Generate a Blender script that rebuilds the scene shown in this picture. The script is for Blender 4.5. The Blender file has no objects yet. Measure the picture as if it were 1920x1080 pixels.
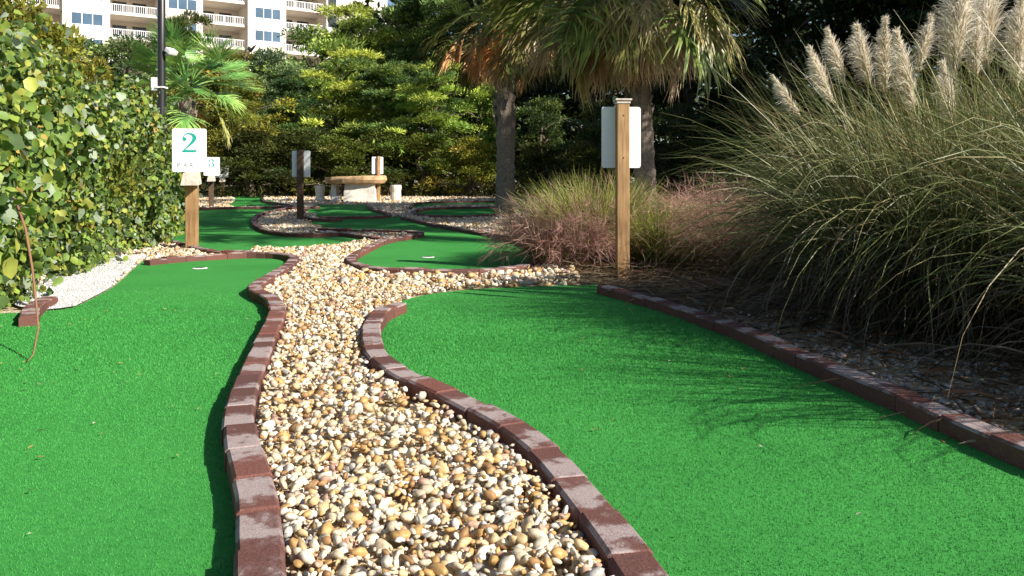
import bpy, bmesh, math, random
import numpy as np
from mathutils import Vector, Matrix, Euler
R = math.radians
random.seed(7)
rng = np.random.default_rng(7)
S = bpy.context.scene
COL = S.collection

# ------------------------------------------------------------------ camera, sky, sun, exposure
CAM_H, FPX, HOR = 0.68, 1500.0, 342.0          # eye height, focal length in photo pixels, horizon row
SUN_AZ, SUN_EL = R(58), R(32)                   # azimuth: from straight behind the camera towards the right
cam_d = bpy.data.cameras.new('camera')
cam = bpy.data.objects.new('camera', cam_d)
COL.objects.link(cam)
cam.location = (0, 0, CAM_H)
cam.rotation_euler = (R(90), 0, 0)
cam_d.sensor_width = 36.0
cam_d.lens = 36.0 * FPX / 1920.0
cam_d.shift_y = -(540 - HOR) / 1920.0
cam_d.clip_start = 0.05
cam_d.clip_end = 2000
S.camera = cam
W = bpy.data.worlds.new('World')
S.world = W
W.use_nodes = True
nt = W.node_tree
sky = nt.nodes.new('ShaderNodeTexSky')
sky.sky_type = 'NISHITA'
sky.sun_disc = False
sky.sun_elevation = SUN_EL
sky.sun_rotation = math.pi - SUN_AZ
sky.air_density = 1.0
sky.dust_density = 0.6
bg = nt.nodes['Background']
nt.links.new(sky.outputs['Color'], bg.inputs['Color'])
bg.inputs['Strength'].default_value = 0.07
sun_d = bpy.data.lights.new('sun', 'SUN')
sun_d.energy = 5.0
sun_d.angle = R(0.5)
sun_d.color = (1.0, 0.94, 0.84)
sun = bpy.data.objects.new('sun', sun_d)
COL.objects.link(sun)
SUNV = Vector((math.sin(SUN_AZ) * math.cos(SUN_EL), -math.cos(SUN_AZ) * math.cos(SUN_EL), math.sin(SUN_EL)))
sun.rotation_euler = SUNV.to_track_quat('Z', 'Y').to_euler()
S.view_settings.view_transform = 'Standard'
S.view_settings.look = 'None'
S.view_settings.gamma = 1.0
S.view_settings.use_curve_mapping = False
S.view_settings.exposure = 0.82
S.cycles.max_bounces = 6
S.cycles.transparent_max_bounces = 8
S.cycles.use_denoising = True

# ------------------------------------------------------------------ places
def gz(y):                                       # the ground: level, then rising gently
    return np.clip(0.02 * (np.asarray(y, float) - 12), 0, 0.6)
def P(px, py, zo=0.0):                           # photo pixel -> place on the ground (zo above it)
    s = (py - HOR) / FPX
    h = CAM_H - zo
    y = h / s
    if y > 12:
        y = (h + 0.24) / (s + 0.02)
    return Vector(((px - 960) / FPX * y, y, float(gz(y))))
def PX(px, y):
    return (px - 960) / FPX * y
def PZ(py, y):
    return CAM_H + (HOR - py) / FPX * y

# ------------------------------------------------------------------ material helpers
def new_mat(name):
    m = bpy.data.materials.new(name)
    m.use_nodes = True
    n = m.node_tree
    b = n.nodes['Principled BSDF']
    return m, n, b, n.nodes['Material Output']
def nd(n, t, **kw):
    x = n.nodes.new(t)
    for k, v in kw.items():
        if k.startswith('i_'):
            x.inputs[k[2:].replace('_', ' ')].default_value = v
        else:
            setattr(x, k, v)
    return x
def ramp(n, stops, src=None, interp='LINEAR'):
    r = n.nodes.new('ShaderNodeValToRGB')
    r.color_ramp.interpolation = interp
    e = r.color_ramp.elements
    while len(e) > 1:
        e.remove(e[-1])
    for i, (p, c) in enumerate(stops):
        el = e[0] if i == 0 else e.new(p)
        el.position = p
        el.color = (*c, 1) if len(c) == 3 else c
    if src is not None:
        n.links.new(src, r.inputs['Fac'])
    return r
def mixc(n, a, b, fac, mode='MIX'):
    m = n.nodes.new('ShaderNodeMix')
    m.data_type = 'RGBA'
    m.blend_type = mode
    for s, v in ((m.inputs[0], fac), (m.inputs[6], a), (m.inputs[7], b)):
        if hasattr(v, 'is_linked') or hasattr(v, 'links'):
            n.links.new(v, s)
        else:
            s.default_value = v if not isinstance(v, tuple) or len(v) == 4 else (*v, 1)
    return m.outputs[2]
def mth(n, op, a, b=0.0, c=0.0):
    m = n.nodes.new('ShaderNodeMath')
    m.operation = op
    for i, v in enumerate((a, b, c)):
        if hasattr(v, 'links'):
            n.links.new(v, m.inputs[i])
        else:
            m.inputs[i].default_value = v
    return m.outputs[0]
def noise(n, scale, detail=3, rough=0.55, vec=None, dist=0.0):
    t = nd(n, 'ShaderNodeTexNoise')
    t.inputs['Scale'].default_value = scale
    t.inputs['Detail'].default_value = detail
    t.inputs['Roughness'].default_value = rough
    t.inputs['Distortion'].default_value = dist
    if vec is not None:
        n.links.new(vec, t.inputs['Vector'])
    return t
def pos(n):
    return nd(n, 'ShaderNodeNewGeometry').outputs['Position']
def objco(n):
    return nd(n, 'ShaderNodeTexCoord').outputs['Object']
def bump(n, b, h, strength=0.4, dist=0.01):
    u = nd(n, 'ShaderNodeBump')
    u.inputs['Strength'].default_value = strength
    u.inputs['Distance'].default_value = dist
    n.links.new(h, u.inputs['Height'])
    n.links.new(u.outputs['Normal'], b.inputs['Normal'])
def leaf_mat(name, transl=0.3, rough=0.5, spec=0.35, var=0.25):
    m, n, b, out = new_mat(name)
    at = nd(n, 'ShaderNodeVertexColor', layer_name='Col')
    oi = nd(n, 'ShaderNodeObjectInfo')
    c = mixc(n, at.outputs['Color'], oi.outputs['Color'], 1.0, 'MULTIPLY')
    no = noise(n, 9.0, 2, vec=pos(n))
    f = ramp(n, [(0.3, (1 - var,) * 3), (0.7, (1 + var,) * 3)], no.outputs['Fac'])
    c = mixc(n, c, f.outputs['Color'], 1.0, 'MULTIPLY')
    n.links.new(c, b.inputs['Base Color'])
    b.inputs['Roughness'].default_value = rough
    b.inputs['Specular IOR Level'].default_value = spec
    tr = nd(n, 'ShaderNodeBsdfTranslucent')
    n.links.new(c, tr.inputs['Color'])
    ms = nd(n, 'ShaderNodeMixShader')
    ms.inputs[0].default_value = transl
    n.links.new(b.outputs[0], ms.inputs[1])
    n.links.new(tr.outputs[0], ms.inputs[2])
    n.links.new(ms.outputs[0], out.inputs['Surface'])
    return m
def plain(name, col, rough=0.6, spec=0.4, nscale=20, var=0.12, bmp=0.0, metallic=0.0):
    m, n, b, out = new_mat(name)
    no = noise(n, nscale, 4, vec=objco(n))
    r = ramp(n, [(0.3, tuple(c * (1 - var) for c in col)), (0.7, tuple(min(1, c * (1 + var)) for c in col))], no.outputs['Fac'])
    n.links.new(r.outputs['Color'], b.inputs['Base Color'])
    b.inputs['Roughness'].default_value = rough
    b.inputs['Specular IOR Level'].default_value = spec
    b.inputs['Metallic'].default_value = metallic
    if bmp:
        bump(n, b, no.outputs['Fac'], bmp, 0.01)
    return m

# ------------------------------------------------------------------ materials
M = {}
M['leaf'] = leaf_mat('leaf', 0.25, 0.5, 0.3)
M['needle'] = leaf_mat('needle', 0.25, 0.6, 0.25, 0.35)
M['blade'] = leaf_mat('blade', 0.2, 0.45, 0.4)
M['frond'] = leaf_mat('frond', 0.2, 0.38, 0.5)
M['plume'] = leaf_mat('plume', 0.5, 0.8, 0.1, 0.06)
M['haze_grass'] = leaf_mat('haze_grass', 0.35, 0.8, 0.1, 0.2)

m, n, b, out = new_mat('turf'); M['turf'] = m
p_ = pos(n)
fine = noise(n, 420, 2, 0.7, p_)
mid = noise(n, 55, 3, 0.6, p_)
big = noise(n, 1.3, 3, 0.5, p_)
c1 = ramp(n, [(0.25, (0.029, 0.195, 0.033)), (0.5, (0.045, 0.265, 0.049)), (0.75, (0.07, 0.325, 0.071))], fine.outputs['Fac'])
c2 = ramp(n, [(0.3, (0.8, 0.84, 0.85)), (0.7, (1.15, 1.1, 1.1))], mid.outputs['Fac'])
c3 = ramp(n, [(0.32, (0.84, 0.86, 0.84)), (0.5, (1, 1, 1)), (0.7, (1.14, 1.06, 1.08))], big.outputs['Fac'])
c = mixc(n, c1.outputs['Color'], c2.outputs['Color'], 1.0, 'MULTIPLY')
c = mixc(n, c, c3.outputs['Color'], 1.0, 'MULTIPLY')
n.links.new(c, b.inputs['Base Color'])
b.inputs['Roughness'].default_value = 0.85
b.inputs['Specular IOR Level'].default_value = 0.15
bump(n, b, fine.outputs['Fac'], 0.4, 0.003)

m, n, b, out = new_mat('pile'); M['pile'] = m
at = nd(n, 'ShaderNodeVertexColor', layer_name='Col')
big = noise(n, 1.3, 3, 0.5, pos(n))
c3 = ramp(n, [(0.32, (0.84, 0.86, 0.84)), (0.5, (1, 1, 1)), (0.7, (1.14, 1.06, 1.08))], big.outputs['Fac'])
n.links.new(mixc(n, at.outputs['Color'], c3.outputs['Color'], 1.0, 'MULTIPLY'), b.inputs['Base Color'])
b.inputs['Roughness'].default_value = 0.7
b.inputs['Specular IOR Level'].default_value = 0.2

m, n, b, out = new_mat('brick'); M['brick'] = m
p_ = pos(n)
oi = nd(n, 'ShaderNodeObjectInfo')
uat = nd(n, 'ShaderNodeAttribute', attribute_name='along')
u = uat.outputs['Fac']
n1 = noise(n, 38, 5, 0.65, p_)
n2 = noise(n, 9, 3, 0.6, p_)
n3 = noise(n, 220, 3, 0.7, p_)
cen = mth(n, 'MULTIPLY_ADD', oi.outputs['Random'], 1.3, -0.15)
d = mth(n, 'ABSOLUTE', mth(n, 'SUBTRACT', u, cen))
d = mth(n, 'ADD', d, mth(n, 'MULTIPLY', mth(n, 'SUBTRACT', n1.outputs['Fac'], 0.5), 0.8))
d = mth(n, 'ADD', d, mth(n, 'MULTIPLY', mth(n, 'SUBTRACT', n2.outputs['Fac'], 0.5), 1.7))
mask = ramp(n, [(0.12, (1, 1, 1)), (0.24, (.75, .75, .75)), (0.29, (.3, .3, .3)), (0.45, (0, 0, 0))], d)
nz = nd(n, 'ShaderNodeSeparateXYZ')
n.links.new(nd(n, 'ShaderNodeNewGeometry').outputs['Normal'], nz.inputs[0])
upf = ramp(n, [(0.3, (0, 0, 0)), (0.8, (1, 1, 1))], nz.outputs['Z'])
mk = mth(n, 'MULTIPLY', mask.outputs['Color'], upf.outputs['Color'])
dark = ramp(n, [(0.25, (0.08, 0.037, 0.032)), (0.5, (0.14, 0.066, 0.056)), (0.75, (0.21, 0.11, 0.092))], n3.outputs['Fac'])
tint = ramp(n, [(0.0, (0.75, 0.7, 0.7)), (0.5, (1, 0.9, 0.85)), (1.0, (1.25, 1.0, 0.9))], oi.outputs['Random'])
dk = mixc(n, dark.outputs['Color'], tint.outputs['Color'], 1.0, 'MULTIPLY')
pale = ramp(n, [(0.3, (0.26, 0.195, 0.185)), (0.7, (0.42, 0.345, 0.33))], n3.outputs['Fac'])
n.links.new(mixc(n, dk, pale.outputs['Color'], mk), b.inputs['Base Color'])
b.inputs['Roughness'].default_value = 0.8
b.inputs['Specular IOR Level'].default_value = 0.3
bump(n, b, n3.outputs['Fac'], 0.5, 0.004)

m, n, b, out = new_mat('pebble'); M['pebble'] = m
at = nd(n, 'ShaderNodeVertexColor', layer_name='Col')
oi = nd(n, 'ShaderNodeObjectInfo')
c = mixc(n, at.outputs['Color'], oi.outputs['Color'], 1.0, 'MULTIPLY')
n1 = noise(n, 130, 4, 0.6, pos(n))
f = ramp(n, [(0.3, (0.72, 0.66, 0.58)), (0.6, (1.1, 1.1, 1.1))], n1.outputs['Fac'])
n.links.new(mixc(n, c, f.outputs['Color'], 1.0, 'MULTIPLY'), b.inputs['Base Color'])
b.inputs['Roughness'].default_value = 0.55
b.inputs['Specular IOR Level'].default_value = 0.4

def gravel_sheet(name, stops, scale, bstr=0.8):
    m, n, b, out = new_mat(name)
    v = nd(n, 'ShaderNodeTexVoronoi')
    v.inputs['Scale'].default_value = scale
    n.links.new(pos(n), v.inputs['Vector'])
    sep = nd(n, 'ShaderNodeSeparateColor')
    n.links.new(v.outputs['Color'], sep.inputs[0])
    r = ramp(n, stops, sep.outputs[0])
    lo = noise(n, 3.0, 4, 0.6, pos(n))
    f = ramp(n, [(0.3, (0.8, 0.78, 0.74)), (0.7, (1.1, 1.1, 1.1))], lo.outputs['Fac'])
    n.links.new(mixc(n, r.outputs['Color'], f.outputs['Color'], 1.0, 'MULTIPLY'), b.inputs['Base Color'])
    b.inputs['Roughness'].default_value = 0.8
    inv = mth(n, 'SUBTRACT', 1.0, v.outputs['Distance'])
    bump(n, b, inv, bstr, 0.02)
    return m
M['gravel'] = gravel_sheet('gravel', [(0.0, (0.30, 0.18, 0.075)), (0.3, (0.48, 0.35, 0.18)), (0.6, (0.54, 0.45, 0.30)), (1.0, (0.62, 0.57, 0.47))], 38)
M['white_gravel'] = gravel_sheet('white_gravel', [(0.0, (0.52, 0.52, 0.53)), (0.5, (0.63, 0.63, 0.64)), (1.0, (0.74, 0.74, 0.74))], 130, 0.3)
m, n, b, out = new_mat('soil'); M['soil'] = m
p_ = pos(n)
n1 = noise(n, 14, 6, 0.7, p_)
n2 = noise(n, 0.35, 3, 0.5, p_)
r1 = ramp(n, [(0.3, (0.035, 0.024, 0.014)), (0.55, (0.11, 0.075, 0.042)), (0.75, (0.20, 0.15, 0.085))], n1.outputs['Fac'])
r2 = ramp(n, [(0.4, (0.8, 0.9, 0.6)), (0.6, (1.1, 1.0, 0.9))], n2.outputs['Fac'])
n.links.new(mixc(n, r1.outputs['Color'], r2.outputs['Color'], 1.0, 'MULTIPLY'), b.inputs['Base Color'])
b.inputs['Roughness'].default_value = 0.95
bump(n, b, n1.outputs['Fac'], 0.8, 0.03)

m, n, b, out = new_mat('post_wood'); M['post_wood'] = m
mp = nd(n, 'ShaderNodeMapping')
mp.inputs['Scale'].default_value = (30, 30, 1.6)
n.links.new(objco(n), mp.inputs['Vector'])
n1 = noise(n, 2.2, 6, 0.65, mp.outputs[0], 0.8)
n2 = noise(n, 4, 2, 0.5, objco(n))
r1 = ramp(n, [(0.25, (0.15, 0.075, 0.028)), (0.5, (0.34, 0.20, 0.085)), (0.75, (0.46, 0.30, 0.14))], n1.outputs['Fac'])
r2 = ramp(n, [(0.35, (0.72, 0.68, 0.64)), (0.65, (1.1, 1.1, 1.1))], n2.outputs['Fac'])
n.links.new(mixc(n, r1.outputs['Color'], r2.outputs['Color'], 1.0, 'MULTIPLY'), b.inputs['Base Color'])
b.inputs['Roughness'].default_value = 0.75
bump(n, b, n1.outputs['Fac'], 0.35, 0.004)
M['grey_wood'] = plain('grey_wood', (0.50, 0.44, 0.37), 0.8, 0.2, 30, 0.25, 0.2)
M['dark_wood'] = plain('dark_wood', (0.10, 0.066, 0.042), 0.8, 0.2, 25, 0.3, 0.2)  # dark wood; on the gravel island's post the colour stands in for shade
M['sign_white'] = plain('sign_white', (0.87, 0.87, 0.87), 0.4, 0.4, 8, 0.03)
M['teal'] = plain('teal', (0.015, 0.33, 0.27), 0.5, 0.3, 10, 0.05)
M['grey_ink'] = plain('grey_ink', (0.2, 0.24, 0.26), 0.5, 0.3, 10, 0.05)
M['concrete'] = plain('concrete', (0.66, 0.62, 0.56), 0.85, 0.2, 12, 0.14, 0.3)
M['tan_stone'] = plain('tan_stone', (0.50, 0.33, 0.18), 0.85, 0.2, 7, 0.35, 0.5)
M['pole'] = plain('pole', (0.018, 0.018, 0.02), 0.4, 0.5, 10, 0.2)
M['white_plastic'] = plain('white_plastic', (0.78, 0.78, 0.76), 0.5, 0.4, 10, 0.04)
M['black_hole'] = plain('black_hole', (0.012, 0.014, 0.012), 0.9, 0.1, 10, 0.2)
M['stucco'] = plain('stucco', (0.70, 0.64, 0.565), 0.9, 0.15, 0.4, 0.06)
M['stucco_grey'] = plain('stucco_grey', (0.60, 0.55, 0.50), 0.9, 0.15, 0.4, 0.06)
M['rail_white'] = plain('rail_white', (0.78, 0.78, 0.78), 0.5, 0.3, 1, 0.03)
M['window_glass'] = plain('window_glass', (0.06, 0.11, 0.17), 0.06, 0.9, 0.3, 0.35)
M['dark_glass'] = plain('dark_glass', (0.02, 0.024, 0.03), 0.1, 0.8, 0.3, 0.3)
m, n, b, out = new_mat('bark'); M['bark'] = m
mp = nd(n, 'ShaderNodeMapping'); mp.inputs['Scale'].default_value = (14, 14, 4)
n.links.new(objco(n), mp.inputs['Vector'])
n1 = noise(n, 2, 6, 0.7, mp.outputs[0])
r1 = ramp(n, [(0.3, (0.05, 0.035, 0.024)), (0.7, (0.20, 0.155, 0.115))], n1.outputs['Fac'])
n.links.new(r1.outputs['Color'], b.inputs['Base Color']); b.inputs['Roughness'].default_value = 0.95
bump(n, b, n1.outputs['Fac'], 0.8, 0.02)
m, n, b, out = new_mat('palm_bark'); M['palm_bark'] = m
mp = nd(n, 'ShaderNodeMapping'); mp.inputs['Scale'].default_value = (9, 9, 16)
n.links.new(objco(n), mp.inputs['Vector'])
n1 = noise(n, 2, 6, 0.7, mp.outputs[0], 0.5)
mp2 = nd(n, 'ShaderNodeMapping'); mp2.inputs['Scale'].default_value = (40, 40, 3)
n.links.new(objco(n), mp2.inputs['Vector'])
n2 = noise(n, 2, 4, 0.7, mp2.outputs[0])
r1 = ramp(n, [(0.3, (0.13, 0.10, 0.08)), (0.7, (0.36, 0.30, 0.245))], n1.outputs['Fac'])
r2 = ramp(n, [(0.3, (0.7, 0.68, 0.66)), (0.7, (1.1, 1.1, 1.1))], n2.outputs['Fac'])
n.links.new(mixc(n, r1.outputs['Color'], r2.outputs['Color'], 1.0, 'MULTIPLY'), b.inputs['Base Color'])
b.inputs['Roughness'].default_value = 0.95
bump(n, b, mth(n, 'ADD', n1.outputs['Fac'], n2.outputs['Fac']), 0.7, 0.02)

# ------------------------------------------------------------------ mesh helpers
def tag(o, label=None, cat=None, group=None, kind=None):
    for k, v in (('label', label), ('category', cat), ('group', group), ('kind', kind)):
        if v:
            o[k] = v
    return o
def link(name, me, mat=None, parent=None, loc=None):
    o = bpy.data.objects.new(name, me)
    COL.objects.link(o)
    if mat is not None and me is not None and not me.materials:
        me.materials.append(M[mat] if isinstance(mat, str) else mat)
    if parent is not None:
        o.parent = parent
    if loc is not None:
        o.location = loc
    return o
def empty(name, loc, rz=0.0):
    o = bpy.data.objects.new(name, None)
    COL.objects.link(o)
    o.location = loc
    o.rotation_euler = (0, 0, rz)
    o.empty_display_size = 0.2
    return o
def np_mesh(name, v, f, col=None, smooth=False):
    v = np.asarray(v, np.float32).reshape(-1, 3)
    f = np.asarray(f, np.int32)
    k = f.shape[1]
    me = bpy.data.meshes.new(name)
    me.vertices.add(len(v)); me.vertices.foreach_set('co', v.ravel())
    me.loops.add(f.size); me.loops.foreach_set('vertex_index', f.ravel())
    me.polygons.add(len(f))
    me.polygons.foreach_set('loop_start', np.arange(0, f.size, k, dtype=np.int32))
    if smooth:
        me.polygons.foreach_set('use_smooth', np.ones(len(f), bool))
    if col is not None:
        col = np.asarray(col, np.float32).reshape(-1, 3)
        a = me.color_attributes.new('Col', 'FLOAT_COLOR', 'POINT')
        a.data.foreach_set('color', np.concatenate([col, np.ones((len(col), 1), np.float32)], 1).ravel())
    me.update(calc_edges=True)
    me.validate()
    return me
def bm_mesh(name, bm):
    me = bpy.data.meshes.new(name)
    bm.to_mesh(me); bm.free()
    return me
def box_bm(bm, x0, x1, y0, y1, z0, z1, bev=0.0):
    vs = [bm.verts.new((x, y, z)) for z in (z0, z1) for y in (y0, y1) for x in (x0, x1)]
    fs = [bm.faces.new([vs[i] for i in q]) for q in ((0, 2, 3, 1), (4, 5, 7, 6), (0, 1, 5, 4), (1, 3, 7, 5), (3, 2, 6, 7), (2, 0, 4, 6))]
    if bev:
        es = set(e for f in fs for e in f.edges)
        bmesh.ops.bevel(bm, geom=list(es), offset=bev, segments=2, affect='EDGES', profile=0.6)
def box(name, x0, x1, y0, y1, z0, z1, mat, parent=None, bev=0.0):
    bm = bmesh.new(); box_bm(bm, x0, x1, y0, y1, z0, z1, bev)
    return link(name, bm_mesh(name, bm), mat, parent)
def tube_arrays(path, radii, k=8, cap=True):
    path = [Vector(p) for p in path]
    V, F = [], []
    for i, p in enumerate(path):
        d = (path[min(i + 1, len(path) - 1)] - path[max(i - 1, 0)]).normalized()
        a = d.cross(Vector((0, 1, 0.01)) if abs(d.y) < 0.9 else Vector((1, 0, 0))).normalized()
        c = d.cross(a)
        for j in range(k):
            t = 2 * math.pi * j / k
            V.append(p + (a * math.cos(t) + c * math.sin(t)) * radii[i])
    for i in range(len(path) - 1):
        for j in range(k):
            F.append((i * k + j, i * k + (j + 1) % k, (i + 1) * k + (j + 1) % k, (i + 1) * k + j))
    return V, F
def tubes_mesh(name, tubes, k=8, smooth=True):
    V, F = [], []
    for path, rad in tubes:
        v, f = tube_arrays(path, rad, k)
        o = len(V)
        V += v
        F += [tuple(i + o for i in q) for q in f]
        F.append(tuple(range(o + len(v) - k, o + len(v))))
        F.append(tuple(range(o + k - 1, o - 1, -1)))
    me = bpy.data.meshes.new(name)
    me.from_pydata([tuple(x) for x in V], [], F)
    if smooth:
        me.polygons.foreach_set('use_smooth', np.ones(len(me.polygons), bool))
    return me
def unit(a):
    return a / np.maximum(np.linalg.norm(a, axis=-1, keepdims=True), 1e-9)
def rand_dirs(k):
    return unit(rng.normal(size=(k, 3)))
# leaves: rows of 4-point (flat rhomb) or folded leaf faces
def leaf_arrays(p, d, nrm, L, Wd, col, fold=0.0, rounder=False):
    d = unit(d); s = unit(np.cross(d, nrm)); nn = np.cross(s, d)
    L = L[:, None]; Wd = Wd[:, None]
    if not rounder:
        v = np.stack([p, p + d * L * .5 + s * Wd * .5, p + d * L, p + d * L * .5 - s * Wd * .5], 1)
        f = np.arange(len(p))[:, None] * 4 + np.array([[0, 1, 2, 3]])
        return v.reshape(-1, 3), f, np.repeat(col, 4, 0)
    lift = nn * Wd * fold
    v = np.stack([p, p + d * L * .22 + s * Wd * .42 + lift, p + d * L * .68 + s * Wd * .46 + lift, p + d * L,
                  p + d * L * .68 - s * Wd * .46 + lift, p + d * L * .22 - s * Wd * .42 + lift], 1)
    b = np.arange(len(p))[:, None] * 6
    f = np.concatenate([b + np.array([[0, 1, 2, 3]]), b + np.array([[0, 3, 4, 5]])], 0)
    return v.reshape(-1, 3), f, np.repeat(col, 6, 0)
# ribbons: many arching blades in one array
def arch_paths(p0, d0, L, droop, seg, wob=0.0):
    k = len(p0)
    pts = np.zeros((k, seg + 1, 3)); pts[:, 0] = p0
    d = unit(d0)
    st = (L / seg)[:, None]
    for i in range(seg):
        pts[:, i + 1] = pts[:, i] + d * st
        g = np.zeros((k, 3)); g[:, 2] = -1
        d = unit(d + g * (droop * ((i + 1) / seg) ** 0.8)[:, None] + (rng.normal(size=(k, 3)) * wob if wob else 0))
    return pts
def ribbon_arrays(pts, width, c0, c1, prof=None, face=None):
    k, s1, _ = pts.shape
    t = np.linspace(0, 1, s1)
    if prof is None:
        prof = np.clip(1.0 - t ** 2.2, 0.06, 1)
    tan = np.gradient(pts, axis=1)
    if face is None:
        face = rand_dirs(k)
    side = unit(np.cross(tan, face[:, None, :]))
    w = (width[:, None] * prof[None, :] * 0.5)[..., None]
    v = np.stack([pts - side * w, pts + side * w], 2)           # k, s1, 2, 3
    col = c0[:, None, :] * (1 - t)[None, :, None] + c1[:, None, :] * t[None, :, None]
    col = np.repeat(col[:, :, None, :], 2, 2)
    base = (np.arange(k) * s1 * 2)[:, None, None]
    i = (np.arange(s1 - 1) * 2)[None, :, None]
    f = base + i + np.array([0, 1, 3, 2])[None, None, :]
    return v.reshape(-1, 3), f.reshape(-1, 4), col.reshape(-1, 3)
def cat_arrays(lst):
    V, F, C, o = [], [], [], 0
    for v, f, c in lst:
        V.append(v); F.append(f + o); C.append(c); o += len(v)
    return np.concatenate(V), np.concatenate(F), np.concatenate(C)
def pick(palette, k, jit=0.15):
    pal = np.array(palette, float)
    w = pal[:, 3] / pal[:, 3].sum()
    i = rng.choice(len(pal), k, p=w)
    return pal[i, :3] * (1 + rng.normal(size=(k, 1)) * jit).clip(0.5, 1.6)
def smooth_line(pts, step=0.02):
    p = [Vector(q[:2]) for q in pts]
    p = [p[0] * 2 - p[1]] + p + [p[-1] * 2 - p[-2]]
    o = []
    for i in range(1, len(p) - 2):
        a, b_, c_, d_ = p[i - 1:i + 3]
        k = max(2, int((c_ - b_).length / step))
        for j in range(k):
            t = j / k
            o.append(0.5 * ((2 * b_) + (c_ - a) * t + (2 * a - 5 * b_ + 4 * c_ - d_) * t * t + (3 * b_ - a - 3 * c_ + d_) * t ** 3))
    o.append(p[-2])
    return o
def inside(poly, x, y):
    poly = np.asarray(poly); c = np.zeros(len(x), bool)
    j = len(poly) - 1
    for i in range(len(poly)):
        xi, yi = poly[i]; xj, yj = poly[j]
        if yi != yj:
            c ^= ((yi > y) != (yj > y)) & (x < (xj - xi) * (y - yi) / (yj - yi) + xi)
        j = i
    return c

# ------------------------------------------------------------------ the ground
ys = np.concatenate([np.linspace(-30, 12, 8), np.linspace(13, 45, 17), np.linspace(60, 900, 12)])
xs = np.concatenate([np.linspace(-900, -60, 8), np.linspace(-50, 50, 21), np.linspace(60, 900, 8)])
gx, gy = np.meshgrid(xs, ys)
v = np.stack([gx, gy, gz(gy)], -1).reshape(-1, 3)
k = len(xs)
f = [(r * k + c_, r * k + c_ + 1, (r + 1) * k + c_ + 1, (r + 1) * k + c_) for r in range(len(ys) - 1) for c_ in range(k - 1)]
tag(link('ground', np_mesh('ground', v, np.array(f)), 'soil'), 'brown leaf-littered soil under the trees and beds', kind='structure')

KH, KW = 0.064, 0.08          # kerb height and width
def kerb_line(px, before=(), after=()):
    return [Vector(q) for q in before] + [P(x, y, KH).xy for x, y in px] + [Vector(q) for q in after]
kL = kerb_line([(490, 1085), (484, 1000), (480, 930), (467, 880), (453, 830), (450, 780), (456, 740), (468, 700), (485, 660), (504, 620), (517, 592), (519, 572),
                (508, 556), (488, 546), (477, 536), (492, 525), (520, 507), (543, 492), (552, 482), (535, 475.5), (480, 473), (420, 475), (340, 480), (275, 486)],
               before=[(-.12, -1.2), (-.16, 0), (-.24, .55), (-.31, .95)])
kB = kerb_line([(1214, 1080), (1112, 942), (1030, 846), (952, 790), (860, 742), (797, 714), (750, 693), (709, 662), (696, 635), (696, 612), (703, 596), (720, 580), (750, 567)],
               before=[(.6, -1.2), (.42, .2), (.27, .9)])
kR = kerb_line([(1130, 534), (1250, 566), (1330, 592), (1420, 625), (1500, 660), (1600, 700), (1700, 738), (1800, 780), (1920, 828)],
               after=[(1.42, .95), (1.7, -.1), (1.95, -1.2)])
kC = kerb_line([(755, 406), (819, 420), (871, 429), (923, 437), (968, 448), (1005, 462), (1020, 478), (1000, 491), (940, 500), (870, 503.5), (800, 503.5), (740, 502), (690, 498), (664, 491),
                (656, 483), (668, 473), (688, 463), (720, 449), (765, 441), (788, 437), (780, 433), (728, 430.5), (660, 429.5), (600, 427)])
kD = kerb_line([(716, 445), (680, 440), (640, 435.5), (600, 437), (560, 437), (520, 434), (490, 427), (476, 415), (482, 403), (510, 394), (552, 388), (600, 387)])
kD2 = kerb_line([(290, 441), (330, 452), (375, 464), (410, 469), (470, 470.5)])
kE = kerb_line([(640, 410), (600, 409.5), (575, 406), (566, 396), (580, 386)])
kE2 = kerb_line([(600, 405.5), (650, 405.5), (700, 405), (730, 401), (700, 391), (690, 385)])
kH = kerb_line([(375, 390), (430, 388), (500, 387), (545, 384), (500, 377), (490, 371)])
kF = kerb_line([(960, 398), (880, 403.5), (800, 402), (775, 396), (800, 390), (860, 387.5), (935, 386.5)])
kF2 = kerb_line([(770, 389), (775, 382), (800, 378), (860, 376.5), (935, 376)])

def green_poly(*parts):
    o = []
    for q in parts:
        o += [(a[0], a[1]) for a in q]
    return o
sm = lambda q: smooth_line(q, 0.05)
free = lambda px: sm([P(x, y).xy for x, y in px])
G = {}
edgeA = free([(275, 487), (245, 513), (215, 540), (170, 566), (135, 582), (85, 588), (30, 592), (-120, 596)])
G['near_left'] = green_poly(sm(kL), edgeA, [(-4.5, 4.0), (-4.5, -1.2)])
edgeB = free([(752, 569), (800, 557), (870, 548), (940, 543.5), (1030, 540), (1120, 538)])
G['near_right'] = green_poly(sm(kB), edgeB, sm(kR))
G['peninsula'] = green_poly(sm(kC), free([(600, 427), (575, 420), (600, 415), (640, 411), (700, 408), (755, 407)]))
G['middle_left'] = green_poly(sm(kD2), free([(470, 470), (560, 470), (640, 462), (700, 452), (716, 446)]), sm(kD)[:-12], free([(520, 391.5), (440, 392), (378, 393), (365, 400), (335, 418), (292, 440)]))
G['far_middle'] = green_poly(sm(kE2), free([(690, 384.5), (640, 384.5), (600, 385), (585, 388), (572, 396), (590, 404)]))
G['far_left'] = green_poly(free([(437, 389.5), (430, 384), (440, 376), (432, 366), (445, 359), (465, 356), (505, 356.5), (510, 362), (492, 366), (495, 374), (520, 380), (540, 385), (500, 389)]))
G['far_right'] = green_poly(sm(kF), free([(935, 386.5), (990, 388), (990, 397), (960, 399)]))
G['far_right_strip'] = green_poly(sm(kF2), free([(960, 376), (980, 380), (940, 384.5), (860, 385), (800, 387.5)]))
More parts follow.
